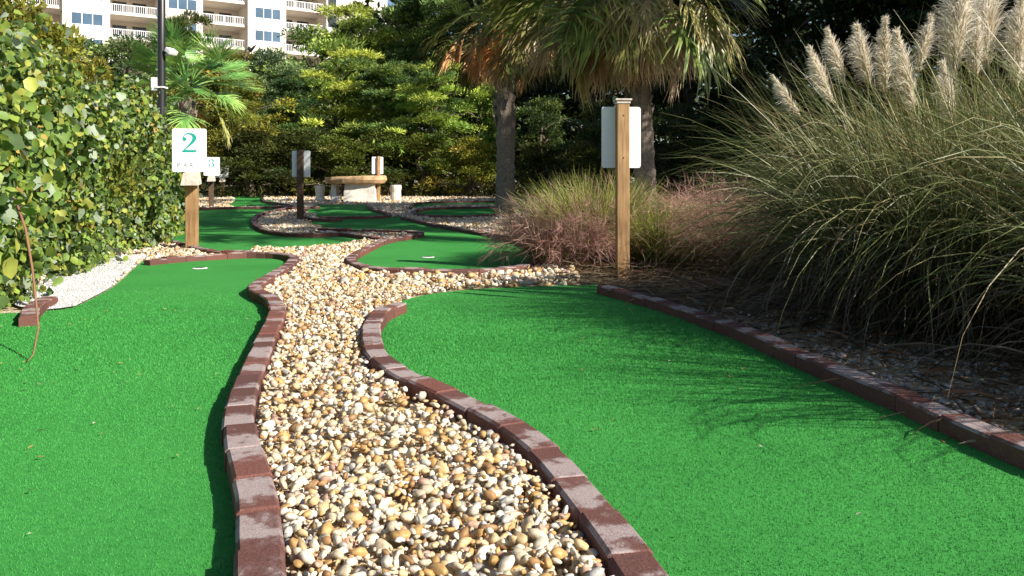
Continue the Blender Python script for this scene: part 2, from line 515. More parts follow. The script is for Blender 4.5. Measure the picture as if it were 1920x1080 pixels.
G['back_strip'] = green_poly(free([(750, 367.5), (765, 363.5), (820, 362.5), (900, 362.5), (1000, 363), (1000, 366), (900, 366.5), (800, 368)]))
GLAB = {'near_left': 'wide bright green turf lane at the left of the pebble path', 'near_right': 'bright green turf lane between pebble path and pampas grass',
        'peninsula': 'rounded turf green with a cup, ringed by brick, in mid distance', 'middle_left': 'shaded turf lane behind the number 2 sign',
        'far_middle': 'small turf green in front of the stone table', 'far_left': 'far sunlit turf lane beside the pale gravel',
        'far_right': 'dark shaded turf lane left of the palm trunk', 'far_right_strip': 'thin shaded turf lane behind the other one by the palm', 'back_strip': 'thinnest turf strip at the back by the white balls'}
def sheet(name, poly, zo, mat, label, cell=0.6):
    bm = bmesh.new()
    vs = [bm.verts.new((x, y, 0)) for x, y in poly]
    es = [bm.edges.new((vs[i], vs[(i + 1) % len(vs)])) for i in range(len(vs))]
    bmesh.ops.triangle_fill(bm, use_beauty=True, use_dissolve=False, edges=es)
    y0, y1 = min(p[1] for p in poly), max(p[1] for p in poly)
    y = math.ceil(y0 / cell) * cell
    while y < y1:
        bmesh.ops.bisect_plane(bm, geom=bm.verts[:] + bm.edges[:] + bm.faces[:], plane_co=(0, y, 0), plane_no=(0, 1, 0))
        y += cell
    for q in bm.verts:
        q.co.z = float(gz(q.co.y)) + zo
    for q in bm.faces:
        if q.normal.z < 0:
            q.normal_flip()
    bm.normal_update()
    if sum(q.normal.z for q in bm.faces) < 0:
        bmesh.ops.reverse_faces(bm, faces=bm.faces[:])
    o = link(name, bm_mesh(name, bm), mat)
    return tag(o, label, kind='structure')
gravel_poly = [(-6.2, 8), (-5.2, 11.5), (-9.5, 18), (-13, 27), (-14, 36.5), (6, 36.5), (4.2, 22), (2.4, 14), (1.6, 9), (.5, 7.2), (.45, 5.2), (.75, 4.2), (2.6, 3.5), (4, 1), (4, -1.2), (-4, -1.2), (-4, 4)]
gravel = sheet('gravel_path', gravel_poly, 0.004, 'gravel', 'tan pebble path winding between the turf lanes')
greens = {}
for k_, poly in G.items():
    greens[k_] = sheet('putting_green', poly, 0.014, 'turf', GLAB[k_])
white_poly = green_poly(free([(62, 590), (85, 587), (135, 581), (170, 565), (215, 539), (245, 512), (275, 486.5)]), free([(275, 480), (200, 484), (140, 500), (60, 545), (20, 575)]))
white = sheet('white_gravel_strip', white_poly, 0.019, 'white_gravel', 'white gravel wedge between the hedge and the turf')

# ------------------------------------------------------------------ brick kerbs, brick by brick
kerb_pts = []
def kerb(line, label, bl=0.185, hscale=1.0, skip_behind=True):
    dense = smooth_line(line, 0.015)
    cum = [0.0]
    for i in range(1, len(dense)):
        cum.append(cum[-1] + (dense[i] - dense[i - 1]).length)
    cum = np.array(cum); arr = np.array([(p.x, p.y) for p in dense])
    kerb_pts.append(arr)
    def at(s):
        return np.array([np.interp(s, cum, arr[:, 0]), np.interp(s, cum, arr[:, 1])])
    root = empty('brick_kerb', (arr[0][0], arr[0][1], 0))
    tag(root, label, kind='structure')
    s = 0.0
    while s < cum[-1] - 0.06:
        L = bl * random.uniform(0.94, 1.06)
        e = min(s + L, cum[-1])
        a, b_ = s + 0.001, e - 0.001
        off = random.gauss(0, 0.0025)
        dz = random.gauss(0, 0.003)
        tilt = random.gauss(0, 0.012)
        hw = KW / 2
        st = [a, a + 0.003, (a + b_) / 2, b_ - 0.003, b_]
        shr = [0.0025, 0, 0, 0, 0.0025]
        V, F, A = [], [], []
        mid_ = at((a + b_) / 2)
        for q, (si, sh) in enumerate(zip(st, shr)):
            c = at(si)
            t = at(min(si + .01, cum[-1])) - at(max(si - .01, 0)); t /= max(np.linalg.norm(t), 1e-6)
            nr = np.array([-t[1], t[0]])
            g0 = float(gz(c[1]))
            top = KH * hscale + dz + (si - (a + b_) / 2) * tilt - sh
            for w_, z_ in ((-hw + sh * .4, -0.05), (-hw + sh * .4, top - .007), (-hw + .007, top), (hw - .007, top), (hw - sh * .4, top - .007), (hw - sh * .4, -0.05)):
                pt = c + nr * (w_ + off)
                V.append((pt[0] - mid_[0], pt[1] - mid_[1], g0 + z_)); A.append((si - a) / (b_ - a))
        for q in range(4):
            for r in range(5):
                F.append((q * 6 + r, q * 6 + r + 1, (q + 1) * 6 + r + 1, (q + 1) * 6 + r))
        F.append((5, 4, 3, 2, 1, 0)); F.append((24, 25, 26, 27, 28, 29))
        me = bpy.data.meshes.new('brick'); me.from_pydata(V, [], F)
        at_ = me.attributes.new('along', 'FLOAT', 'POINT'); at_.data.foreach_set('value', np.array(A, np.float32))
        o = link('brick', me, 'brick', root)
        o.location = (mid_[0] - arr[0][0], mid_[1] - arr[0][1], 0)
        s = e
    return root
kerb(kL, 'weathered red brick kerb curving along the left side of the pebble path')
kerb(kB, 'weathered red brick kerb curving along the right side of the pebble path')
kerb(kR, 'dark shaded brick kerb running straight below the pampas grass')
kerb(kC, 'brick kerb looping round the peninsula green')
kerb(kD, 'dark brick kerb round the gravel island with the dark sign post')
kerb(kD2, 'brick kerb behind the foot of the number 2 sign post')
kerb(kE, 'short brick kerb just right of the dark sign post')
kerb(kE2, 'brick kerb along the front of the small green before the stone table')
kerb(kH, 'far brick kerb beside the far sunlit turf lane')
kerb(kF, 'brick kerb round the shaded lane by the palm trunk')
kerb(kF2, 'farthest brick kerb left of the palm trunk')
kX = [P(52, 592, KH).xy, P(60, 574, KH).xy, P(78, 561, KH).xy, P(96, 553, KH).xy]
kerb(kX, 'short stub of red brick kerb poking out of the hedge', bl=0.16, hscale=0.95)
kerb_all = np.concatenate([a[::2] for a in kerb_pts])

# ------------------------------------------------------------------ pebbles
PEB = [(.57, .48, .34, 5), (.64, .57, .45, 4.5), (.68, .65, .59, 2.4), (.48, .29, .11, 2.8), (.55, .40, .21, 3.4), (.30, .17, .075, 1.6), (.48, .31, .23, 1.4), (.38, .36, .33, 1.2)]
PEBG = [(.40, .36, .31, 4), (.52, .49, .45, 2), (.3, .25, .2, 3), (.45, .3, .17, 1)]
def ico(sub):
    bm = bmesh.new(); bmesh.ops.create_icosphere(bm, subdivisions=sub, radius=1.0)
    bm.verts.ensure_lookup_table()
    v = np.array([q.co[:] for q in bm.verts]); f = np.array([[q.index for q in g.verts] for g in bm.faces]); bm.free()
    return v, f
ICO1, ICO2 = ico(1), ico(2)
def rand_rot(k):
    q = unit(rng.normal(size=(k, 4)))
    w, x, y, z = q.T
    return np.stack([1 - 2 * (y * y + z * z), 2 * (x * y - z * w), 2 * (x * z + y * w), 2 * (x * y + z * w), 1 - 2 * (x * x + z * z), 2 * (y * z - x * w),
                     2 * (x * z - y * w), 2 * (y * z + x * w), 1 - 2 * (x * x + y * y)], -1).reshape(k, 3, 3)
def pebble_arrays(c, size, col, base):
    bv, bf = base
    k = len(c)
    sc = np.stack([size * rng.uniform(.85, 1.35, k), size * rng.uniform(.75, 1.0, k), size * rng.uniform(.42, .7, k)], 1)
    rot = rand_rot(k)
    vv = bv[None] * (1 + rng.normal(size=(k, len(bv), 1)) * 0.11) * sc[:, None, :]
    vv = np.einsum('kij,kvj->kvi', rot, vv) * np.array([1, 1, .8]) + c[:, None, :]
    ff = bf[None] + (np.arange(k) * len(bv))[:, None, None]
    return vv.reshape(-1, 3), ff.reshape(-1, 3), np.repeat(col, len(bv), 0)
def near_kerb(x, y, r):
    m_ = np.zeros(len(x), bool)
    for i in range(0, len(x), 4000):
        dx = x[i:i + 4000, None] - kerb_all[None, :, 0]; dy = y[i:i + 4000, None] - kerb_all[None, :, 1]
        m_[i:i + 4000] = (dx * dx + dy * dy).min(1) < r * r
    return m_
def scatter(y0, y1, dens, xl, xr):
    area = (y1 - y0) * (xr - xl)
    k = int(area * dens)
    x = rng.uniform(xl, xr, k); y = rng.uniform(y0, y1, k)
    ok = (np.abs(x) < 0.68 * y + 0.35) & inside(gravel_poly, x, y)
    for q in G.values():
        ok &= ~inside(q, x, y)
    ok &= ~inside(white_poly, x, y)
    x, y = x[ok], y[ok]
    ok = ~near_kerb(x, y, KW / 2 + 0.008)
    return x[ok], y[ok]
kr = np.array([(p.x, p.y) for p in sm(kR)])
def right_bed(x, y):
    return (y < 4.8) & (x > np.interp(-y, -kr[:, 1], kr[:, 0]))
arrs = []; singles = None
for (y0, y1, dens, sz, base, lay, xl, xr) in ((0.9, 1.8, 7600, .0088, ICO2, .042, -.8, .8), (1.8, 2.0, 5200, .0095, ICO1, .042, -.8, .8), (0.9, 2.0, 2600, .0102, ICO1, .04, .8, 1.9), (2.0, 5.0, 3500, .0108, ICO1, .04, -1.6, 3.2), (5.0, 9.2, 1000, .018, ICO1, .034, -4.5, 2.6),
                                              (9.2, 15, 480, .022, ICO1, .02, -7.5, 3.0), (15, 27, 160, .03, ICO1, .012, -12, 4.5)):
    x, y = scatter(y0, y1, dens, xl, xr)
    rb = right_bed(x, y)
    keep = ~rb | (rng.random(len(x)) < .45)
    x, y, rb = x[keep], y[keep], rb[keep]
    k = len(x)
    size = sz * np.exp(rng.normal(size=k) * .4 - .06).clip(.45, 2.0)
    z = gz(y) + 0.008 + lay * rng.random(k) ** .7
    z[rb] -= 0.02
    if y0 > 1.5:                 # the deepest ones are never seen
        up_ = (z - gz(y) > .008 + lay * .28) | rb | (y > 9)
        x, y, z, rb, size = x[up_], y[up_], z[up_], rb[up_], size[up_]; k = len(x)
    col = pick(PEB, k, .12); cg = pick(PEBG, k, .12); col[rb] = cg[rb]
    c = np.stack([x, y, z], 1)
    if singles is None:          # the 300 pebbles that show largest are objects of their own
        sc = np.where((z > .036) & ~rb & (y > 1.15) & (y < 1.8) & (np.abs(x) < .62 * y), size / y, 0)
        top = np.argsort(-sc)[:300]
        singles = (c[top], size[top], col[top])
        msk = np.ones(k, bool); msk[top] = False
        c, size, col = c[msk], size[msk], col[msk]
    arrs.append(pebble_arrays(c, size, col, base))
V, F, C = cat_arrays(arrs)
go = link('gravel', np_mesh('gravel', V, F, C, True), 'pebble', gravel)
go['kind'] = 'stuff'
proto = []
for i in range(8):
    a, f_, c_ = pebble_arrays(np.zeros((1, 3)), np.ones(1), np.ones((1, 3)), ICO2)
    me = np_mesh('pebble', a, f_, c_, True); me.materials.append(M['pebble']); proto.append(me)
for i in range(len(singles[0])):
    o = link('pebble', proto[i % 8], None, gravel, singles[0][i])
    s_ = float(singles[1][i]); o.scale = (s_, s_, s_ * .9); o.rotation_euler = (random.gauss(0, .3), random.gauss(0, .3), random.uniform(0, 6.28))
    o.color = (*[float(q) for q in singles[2][i]], 1)
# white chips
k = 5500
q = np.array(white_poly)
x = rng.uniform(q[:, 0].min(), q[:, 0].max(), k); y = rng.uniform(q[:, 1].min(), q[:, 1].max(), k)
ok = inside(white_poly, x, y); x, y = x[ok], y[ok]; k = len(x)
c = np.stack([x, y, gz(y) + .02 + .004 * rng.random(k)], 1)
V, F, C = pebble_arrays(c, .0048 * np.exp(rng.normal(size=k) * .3), pick([(.66, .66, .66, 3), (.74, .74, .74, 3), (.52, .52, .53, 1)], k), ICO1)
wo = link('gravel', np_mesh('white_chips', V, F, C, False), 'pebble', white); wo['kind'] = 'stuff'

# ------------------------------------------------------------------ turf pile on the near lanes
def pile(key, y0, y1, xl, xr, dens):
    k = int((y1 - y0) * (xr - xl) * dens)
    x = rng.uniform(xl, xr, k); y = rng.uniform(y0, y1, k)
    keep = (np.abs(x) < .66 * y + .1) & (rng.random(k) < np.clip((1.9 / y) ** 1.5, 0, 1) * np.clip((5.2 - y) / 2.2, 0, 1)) & inside(G[key], x, y)
    x, y = x[keep], y[keep]; k = len(x)
    p0 = np.stack([x, y, gz(y) + .013], 1)
    d = unit(np.stack([rng.normal(size=k) * .35, rng.normal(size=k) * .35, np.ones(k)], 1))
    h = rng.uniform(.003, .006, k) * np.clip(y / 2.0, 1, 1.6)
    s_ = rng.normal(size=(k, 3)); s_[:, 2] = 0; s_ = unit(s_) * (.0010 * np.clip(y / 1.6, 1, 2.4))[:, None]
    V = np.stack([p0 - s_, p0 + s_, p0 + d * h[:, None]], 1).reshape(-1, 3)
    c = pick([(.048, .275, .052, 4), (.062, .31, .064, 2.5), (.037, .238, .043, 2)], k, .06)
    o = link('turf_pile', np_mesh('turf_pile', V, np.arange(3 * k).reshape(-1, 3), np.repeat(c, 3, 0)), 'pile', greens[key])
    o['kind'] = 'stuff'
pile('near_left', 1.1, 5.2, -3.4, 0, 60000)
pile('near_right', 1.1, 5.2, -1.2, 1.9, 60000)

# ------------------------------------------------------------------ cups
def cup(loc, label):
    r = empty('golf_cup', loc)
    tag(r, label, 'golf cup', 'cups in the turf')
    bm = bmesh.new()
    a = [bm.verts.new((math.cos(t * math.pi / 12) * .058, math.sin(t * math.pi / 12) * .058, .004)) for t in range(24)]
    b_ = [bm.verts.new((math.cos(t * math.pi / 12) * .044, math.sin(t * math.pi / 12) * .044, .010)) for t in range(24)]
    for i in range(24):
        bm.faces.new((a[i], a[(i + 1) % 24], b_[(i + 1) % 24], b_[i]))
    link('rim', bm_mesh('rim', bm), 'white_plastic', r)
    bm = bmesh.new()
    bmesh.ops.create_circle(bm, cap_ends=True, segments=24, radius=.043, matrix=Matrix.Translation((0, 0, .005)))
    link('hole', bm_mesh('hole', bm), 'black_hole', r)  # flat dark disc stands in for the shade inside the cup
for (x, y, l) in ((375, 504, 'white rimmed cup sunk in the near left turf lane'), (803, 483, 'white rimmed cup sunk in the peninsula green')):
    p = P(x, y, .014); p.z += .014; cup(p, l)

# ------------------------------------------------------------------ sign posts
def ribbon_glyph(pts, z=0.0):
    l, r = [], []
    for i, (x, y, w) in enumerate(pts):
        a, b_ = pts[max(i - 1, 0)], pts[min(i + 1, len(pts) - 1)]
        t = Vector((b_[0] - a[0], b_[1] - a[1])).normalized(); nn = Vector((-t.y, t.x)) * w * .5
        l.append((x + nn.x, y + nn.y)); r.append((x - nn.x, y - nn.y))
    return l, r
def cr1(pts, k=5):
    o = []
    p = [pts[0]] + list(pts) + [pts[-1]]
    for i in range(1, len(p) - 2):
        for j in range(k):
            t = j / k
            o.append(tuple(.5 * (2 * b_ + (c_ - a) * t + (2 * a - 5 * b_ + 4 * c_ - d_) * t * t + (3 * b_ - a - 3 * c_ + d_) * t ** 3) for a, b_, c_, d_ in zip(*p[i - 1:i + 3])))
    o.append(pts[-1])
    return o
def numeral(which, size):
    bm = bmesh.new()
    lev = [0.0]
    def poly(pts):
        z = .0004 * lev[0]; lev[0] += 1
        bm.faces.new([bm.verts.new((x * size, -z, y * size)) for x, y in pts])
    def stroke(pts):
        l, r = ribbon_glyph(cr1(pts)); z = .0004 * lev[0]; lev[0] += 1
        L_ = [bm.verts.new((x * size, -z, y * size)) for x, y in l]; R_ = [bm.verts.new((x * size, -z, y * size)) for x, y in r]
        for i in range(len(L_) - 1):
            bm.faces.new((L_[i], R_[i], R_[i + 1], L_[i + 1]))
    def ball(cx, cy, r):
        poly([(cx + r * math.cos(t * math.pi / 8), cy + r * math.sin(t * math.pi / 8)) for t in range(16)])
    if which == 2:
        stroke([(.04, .70, .03), (.06, .82, .05), (.18, .95, .06), (.36, .98, .08), (.54, .91, .15), (.62, .76, .20), (.56, .60, .17), (.42, .43, .12), (.25, .26, .08), (.10, .12, .06), (.02, .05, .05)])
        ball(.12, .69, .10)
        poly([(0, 0), (.68, 0), (.77, .2), (.73, .2), (.66, .12), (.1, .12), (0, .05)])
    else:
        stroke([(.06, .78, .03), (.1, .9, .05), (.26, .98, .06), (.42, .95, .12), (.54, .82, .17), (.50, .65, .13), (.38, .55, .06), (.26, .53, .04)])
        stroke([(.26, .53, .04), (.42, .50, .07), (.58, .38, .16), (.60, .24, .19), (.50, .08, .13), (.32, .02, .07), (.12, .06, .05), (.04, .18, .03)])
        ball(.13, .77, .09); ball(.12, .22, .10)
    return bm_mesh('numeral', bm)
def letters(parent, body, size, x, z, y, mat):
    cu = bpy.data.curves.new('letter', 'FONT'); cu.body = body; cu.size = size; cu.space_character = 1.5; cu.align_x = 'LEFT'; cu.extrude = .0003
    cu.materials.append(M[mat])
    tmp = bpy.data.objects.new('letter', cu)
    me = bpy.data.meshes.new_from_object(tmp)
    bpy.data.objects.remove(tmp)
    o = bpy.data.objects.new('letter', me); COL.objects.link(o); o.parent = parent
    o.location = (x, y, z); o.rotation_euler = (R(90), 0, 0)
    return o
def panel(parent, w, h, y, z, t=.005):
    bm = bmesh.new()
    box_bm(bm, -w / 2, w / 2, -t / 2, t / 2, -h / 2, h / 2)
    es = [e for e in bm.edges if abs(e.verts[0].co.y - e.verts[1].co.y) > t * .5]
    bmesh.ops.bevel(bm, geom=es, offset=.018, segments=4, affect='EDGES', profile=.5)
    return link('sign_panel', bm_mesh('sign_panel', bm), 'sign_white', parent, (0, y, z))
def post(parent, h, w=.089, mat='post_wood', lean=0.0):
    bm = bmesh.new(); box_bm(bm, -w / 2, w / 2, -w / 2, w / 2, -.05, h, .006)
    for q in bm.verts:
        q.co.x += lean * q.co.z
    return link('post', bm_mesh('post', bm), mat, parent)
def cap(parent, h, w=.089):
    c = box('post_cap', -w * .56, w * .56, -w * .56, w * .56, h + .001, h + .022, 'grey_wood', parent, .003)
    box('cap_plate', -w * .66, w * .66, -w * .66, w * .66, h + .0225, h + .036, 'grey_wood', c, .003)
def back_sign(p, H, rz, label, mat='post_wood', capped=True, pw=.089, sz=(.285, .44), zc=None, lean=0.0):
    r = empty('sign_post', p, rz)
    tag(r, label, 'sign', 'tee signs along the course')
    post(r, H, pw, mat, lean)
    if capped:
        cap(r, H, pw)
    z = H - sz[1] / 2 - .015 if zc is None else zc
    s = panel(r, sz[0], sz[1], pw / 2 + .004, z)
    for dz in (-.15, .15):
        link('screw', bolt_me, 'pole', r, (0.0, -pw / 2 - .001, z + dz))
    return r
bm = bmesh.new(); bmesh.ops.create_cone(bm, cap_ends=True, segments=8, radius1=.006, radius2=.004, depth=.005, matrix=Matrix.Rotation(R(90), 4, 'X'))
bolt_me = bm_mesh('screw', bm); bolt_me.materials.append(M['pole'])
back_sign(P(1167, 520), 1.24, R(3), 'tan square post with white sign back and stepped cap by the near right turf')
back_sign(P(563, 415), 1.20, R(-2), 'dark brown post with white sign back on the gravel island', 'dark_wood', False, .095, (.31, .44))
r_ = back_sign(P(709, 379), 1.18, R(28), 'tan post with white sign back in front of the stone table', 'post_wood', False, .085, (.30, .44), lean=.012)
def front_sign(p, H, rz, label, num, sz, zc, mat='post_wood', par=True, pw=.105, offx=0.0):
    r = empty('sign_post', p, rz)
    tag(r, label, 'sign', 'tee signs along the course')
    post(r, H, pw, mat)
    s = panel(r, sz[0], sz[1], -pw / 2 - .004, zc)
    s.location.x = offx
    if num:
        gsz = sz[1] * .44
        g = link('numeral', numeral(num, gsz), 'teal', s, (-gsz * .36, -.0045, -.02))
    if par:
        for li, ch in enumerate('PAR'):
            letters(s, ch, .062, -sz[0] * .36 + li * .058, -sz[1] * .40, -.0045, 'grey_ink')
    for sx in (-1, 1):
        link('screw', bolt_me, None, s, (sx * sz[0] * .0 + sx * .03, -.004, sz[1] * .44))
    # slanted score box below the panel
    bm = bmesh.new()
    vs = [(-.085, -.16, -.075), (.085, -.16, -.075), (.085, -.02, -.06), (-.085, -.02, -.06), (-.07, -.12, .045), (.07, -.12, .045), (.07, -.02, .06), (-.07, -.02, .06)]
    vv = [bm.verts.new(q) for q in vs]
    for q in ((0, 3, 2, 1), (4, 5, 6, 7), (0, 1, 5, 4), (1, 2, 6, 5), (2, 3, 7, 6), (3, 0, 4, 7)):
        bm.faces.new([vv[i] for i in q])
    bmesh.ops.bevel(bm, geom=bm.edges[:], offset=.006, segments=2, affect='EDGES', profile=.5)
    link('score_box', bm_mesh('score_box', bm), 'grey_wood', r, (0.02, -pw / 2 + .022, zc - sz[1] / 2 - .06))
    return r
p2 = P(360, 472)
front_sign(p2, 1.05, R(8), 'white sign with teal number 2 on tan post by the hedge', 2, (.32, .42), PZ(282, p2.y), offx=-.01)
p3 = P(396, 389)
front_sign(p3, 1.0, R(12), 'white number 3 sign on dark post, half hidden by the number 2 sign', 3, (.34, .41), PZ(312, p3.y) - p3.z, 'dark_wood', False, .1, .02)
p4 = P(417, 371)
front_sign(p4, 1.0, R(12), 'farthest white sign on tan post behind the number 3 sign', None, (.36, .46), PZ(318, p4.y) - p4.z, 'post_wood', False, .1)

# ------------------------------------------------------------------ stone table, stools, balls
tp = P(668, 379)
t = empty('stone_table', tp)
tag(t, 'stone table with thick tan slab top on white pedestals', 'table')
bm = bmesh.new()
outl = []
for i in range(14):
    a = 2 * math.pi * i / 14
    outl.append((.80 * math.copysign(abs(math.cos(a)) ** .7, math.cos(a)) * random.uniform(.95, 1.03), .52 * math.copysign(abs(math.sin(a)) ** .7, math.sin(a)) * random.uniform(.94, 1.05)))
rings = []
for z, s_ in ((.47, .80), (.50, .93), (.58, 1.0), (.63, .985), (.645, .95)):
    rings.append([bm.verts.new((x * s_ * random.uniform(.985, 1.015), y * s_, z + random.uniform(-.012, .012) + .03 * (x > .1) * (z > .6))) for x, y in outl])
for a, b_ in zip(rings, rings[1:]):
    for i in range(14):
        bm.faces.new((a[i], a[(i + 1) % 14], b_[(i + 1) % 14], b_[i]))
bm.faces.new(rings[-1]); bm.faces.new(rings[0][::-1])
link('table_top', bm_mesh('table_top', bm), 'tan_stone', t)
def rough_block(name, w, d, h, mat, parent, loc, taper=.92):
    bm = bmesh.new()
    box_bm(bm, -w / 2, w / 2, -d / 2, d / 2, -.05, h)
    bmesh.ops.subdivide_edges(bm, edges=bm.edges[:], cuts=3, use_grid_fill=True)
    for q in bm.verts:
        k_ = 1 - (1 - taper) * max(q.co.z, 0) / h
        q.co.x = q.co.x * k_ + random.gauss(0, .008); q.co.y = q.co.y * k_ + random.gauss(0, .008)
    return link(name, bm_mesh(name, bm), mat, parent, loc)
rough_block('pedestal', .80, .6, .475, 'concrete', t, (.14, -.02, 0))
rough_block('table_leg', .16, .4, .49, 'concrete', t, (-.55, .02, 0), .8)
rough_block('pedestal_plinth', .1, .3, .16, 'concrete', t, (-.40, -.25, 0))
def stool(p, r_, h, label, foot):
    prof = [(r_ * (1.25 if foot else 1), -.04), (r_ * (1.2 if foot else 1), .05), (r_ * (.85 if foot else 1.0), .12), (r_ * .92, h * .55), (r_ * 1.02, h * .8), (r_ * 1.04, h - .03), (r_ * .98, h)]
    bm = bmesh.new()
    rr = [[bm.verts.new((a * math.cos(i * math.pi / 9) * random.uniform(.98, 1.02), a * math.sin(i * math.pi / 9), z)) for i in range(18)] for a, z in prof]
    for a, b_ in zip(rr, rr[1:]):
        for i in range(18):
            bm.faces.new((a[i], a[(i + 1) % 18], b_[(i + 1) % 18], b_[i]))
    bm.faces.new(rr[-1])
    o = link('concrete_stool', bm_mesh('stool', bm), 'concrete', None, p)
    tag(o, label, 'stool', 'stools beside the stone table')
stool(P(600, 378), .125, .42, 'pale flared concrete stool left of the stone table', True)
stool(P(742, 376), .15, .42, 'pale cylindrical concrete stool right of the stone table', False)
for x, y, l in ((783, 367, 'leftmost small white ball at the back by the bank'), (813, 367.5, 'larger white ball of the touching pair at the back'), (822, 367, 'greyer white ball of the touching pair at the back'), (861, 367, 'small white ball nearest the palm trunk at the back')):
    p = P(x, y)
    bm = bmesh.new(); bmesh.ops.create_icosphere(bm, subdivisions=3, radius=.075)
    for q in bm.verts:
        q.co *= 1 + random.gauss(0, .02); q.co.z *= .9
        if q.co.z < -.045: q.co.z = -.045
    o = link('white_ball', bm_mesh('white_ball', bm), 'white_plastic', None, (p.x, p.y, p.z + .045)); tag(o, l, 'ball', 'white balls along the back strip')

# ------------------------------------------------------------------ lamp post
ly = 14.5
lp = empty('lamp_post', (PX(303, ly), ly, float(gz(ly))))
tag(lp, 'tall black lamp post rising behind the hedge', 'lamp post')
link('pole', tubes_mesh('pole', [([(0, 0, -.1), (0, 0, 1.2), (0, 0, 3), (0, 0, 6.5)], [.085, .072, .068, .058])], 16), 'pole', lp)
box('junction_box', -.17, -.06, -.06, .05, PZ(165, ly) - .1, PZ(151, ly), 'white_plastic', lp, .01)
box('strap', -.08, .08, -.085, .085, PZ(171, ly), PZ(168, ly), 'white_plastic', lp, .004)
bm = bmesh.new()
box_bm(bm, -.05, .09, -.1, .1, -.045, .045, .02)
o = link('floodlight', bm_mesh('floodlight', bm), 'white_plastic', lp, (.17, -.02, PZ(101, ly))); o.rotation_euler = (0, R(35), R(-20))
box('bracket', .05, .17, -.015, .015, PZ(109, ly), PZ(107, ly), 'white_plastic', lp)
box('lamp_head', -.15, .75, -.12, .12, 6.45, 6.58, 'pole', lp, .02)

# ------------------------------------------------------------------ hedge
hp = [(-2.9, .8), (-2.42, 2.7), (-2.24, 3.42), (-2.66, 4.29), (-3.2, 5.73), (-3.62, 7.67), (-4.5, 10.4), (-5.0, 11.7)]
hl = smooth_line([Vector(q) for q in hp], .05)
ha = np.array([(p.x, p.y) for p in hl]); hc = np.concatenate([[0], np.cumsum(np.linalg.norm(np.diff(ha, axis=0), axis=1))])
hedge = empty('hedge', (-3.2, 6, 0))
tag(hedge, 'tall leafy hedge with round green leaves along the left side', 'hedge')
def wob3(p, f, ph):
    return (np.sin(p[:, 0] * f + ph) * np.sin(p[:, 1] * f * 1.13 + ph * 2) + np.sin(p[:, 2] * f * 1.31 + ph * 3 + p[:, 0] * f * .6) * .7)
def hedge_points(k, s0, s1):
    s_ = rng.uniform(s0, s1, k)
    x = np.interp(s_, hc, ha[:, 0]); y = np.interp(s_, hc, ha[:, 1])
    tx = np.interp(s_ + .1, hc, ha[:, 0]) - np.interp(s_ - .1, hc, ha[:, 0]); ty = np.interp(s_ + .1, hc, ha[:, 1]) - np.interp(s_ - .1, hc, ha[:, 1])
    t = unit(np.stack([tx, ty, np.zeros(k)], 1)); nr = np.stack([t[:, 1], -t[:, 0], np.zeros(k)], 1)   # towards the lane
    H = 1.45 + .12 * np.sin(s_ * 1.7) + .08 * np.sin(s_ * 4.1 + 1)
    a = rng.random(k)
    front = a < .66
    u = rng.random(k)
    zz = np.where(front, u ** .9 * H, H + rng.normal(size=k) * .02)
    bulge = .10 * np.sin(np.clip(zz / H, 0, 1) * math.pi) - .25 * np.clip(zz / H - .75, 0, 1) * 2
    dep = np.where(front, bulge, -.12 - rng.random(k) * 1.5)
    N = np.where(front[:, None], nr + np.array([0, 0, .35]), nr * .3 + np.array([0, 0, 1.0]))
    base = np.stack([x, y, zz], 1) + nr * dep[:, None]
    base += unit(N) * (wob3(base, 2.4, .4) * .16 + wob3(base, 7.0, 1.7) * .08 - np.abs(rng.normal(size=k)) * .15 + .18 * (rng.random(k) < .04))[:, None]
    base[:, 2] = np.maximum(base[:, 2], .03)
    return base, unit(N)
HPAL = [(.22, .30, .05, 4), (.15, .235, .05, 4.5), (.07, .125, .035, 3.5), (.33, .35, .07, 1.8), (.28, .34, .23, 2.2), (.40, .27, .07, .4)]
arr = []
for (k, s0, s1, L0) in ((24000, 2.0, 4.6, .046), (30000, 4.6, 8.2, .046), (19000, 8.2, hc[-1], .056)):
    p, N = hedge_points(k, s0, s1)
    d = unit(np.cross(N, rand_dirs(k)) + N * rng.normal(size=(k, 1)) * .35 + np.array([0, 0, -.25]))
    nn = unit(N + rand_dirs(k) * 1.25)
    L = L0 * np.exp(rng.normal(size=k) * .3) * np.where(rng.random(k) < .05, 1.35, 1)
    col = pick(HPAL, k, .15)
    arr.append((p, d, nn, L, L * rng.uniform(.65, .95, k), col))
allp = [np.concatenate([a[i] for a in arr]) for i in range(6)]
p = allp[0]
sc = np.where((p[:, 1] > 3.0) & (np.abs(p[:, 0] / p[:, 1]) < .64) & (p[:, 2] < 1.5), allp[3] / p[:, 1], 0)
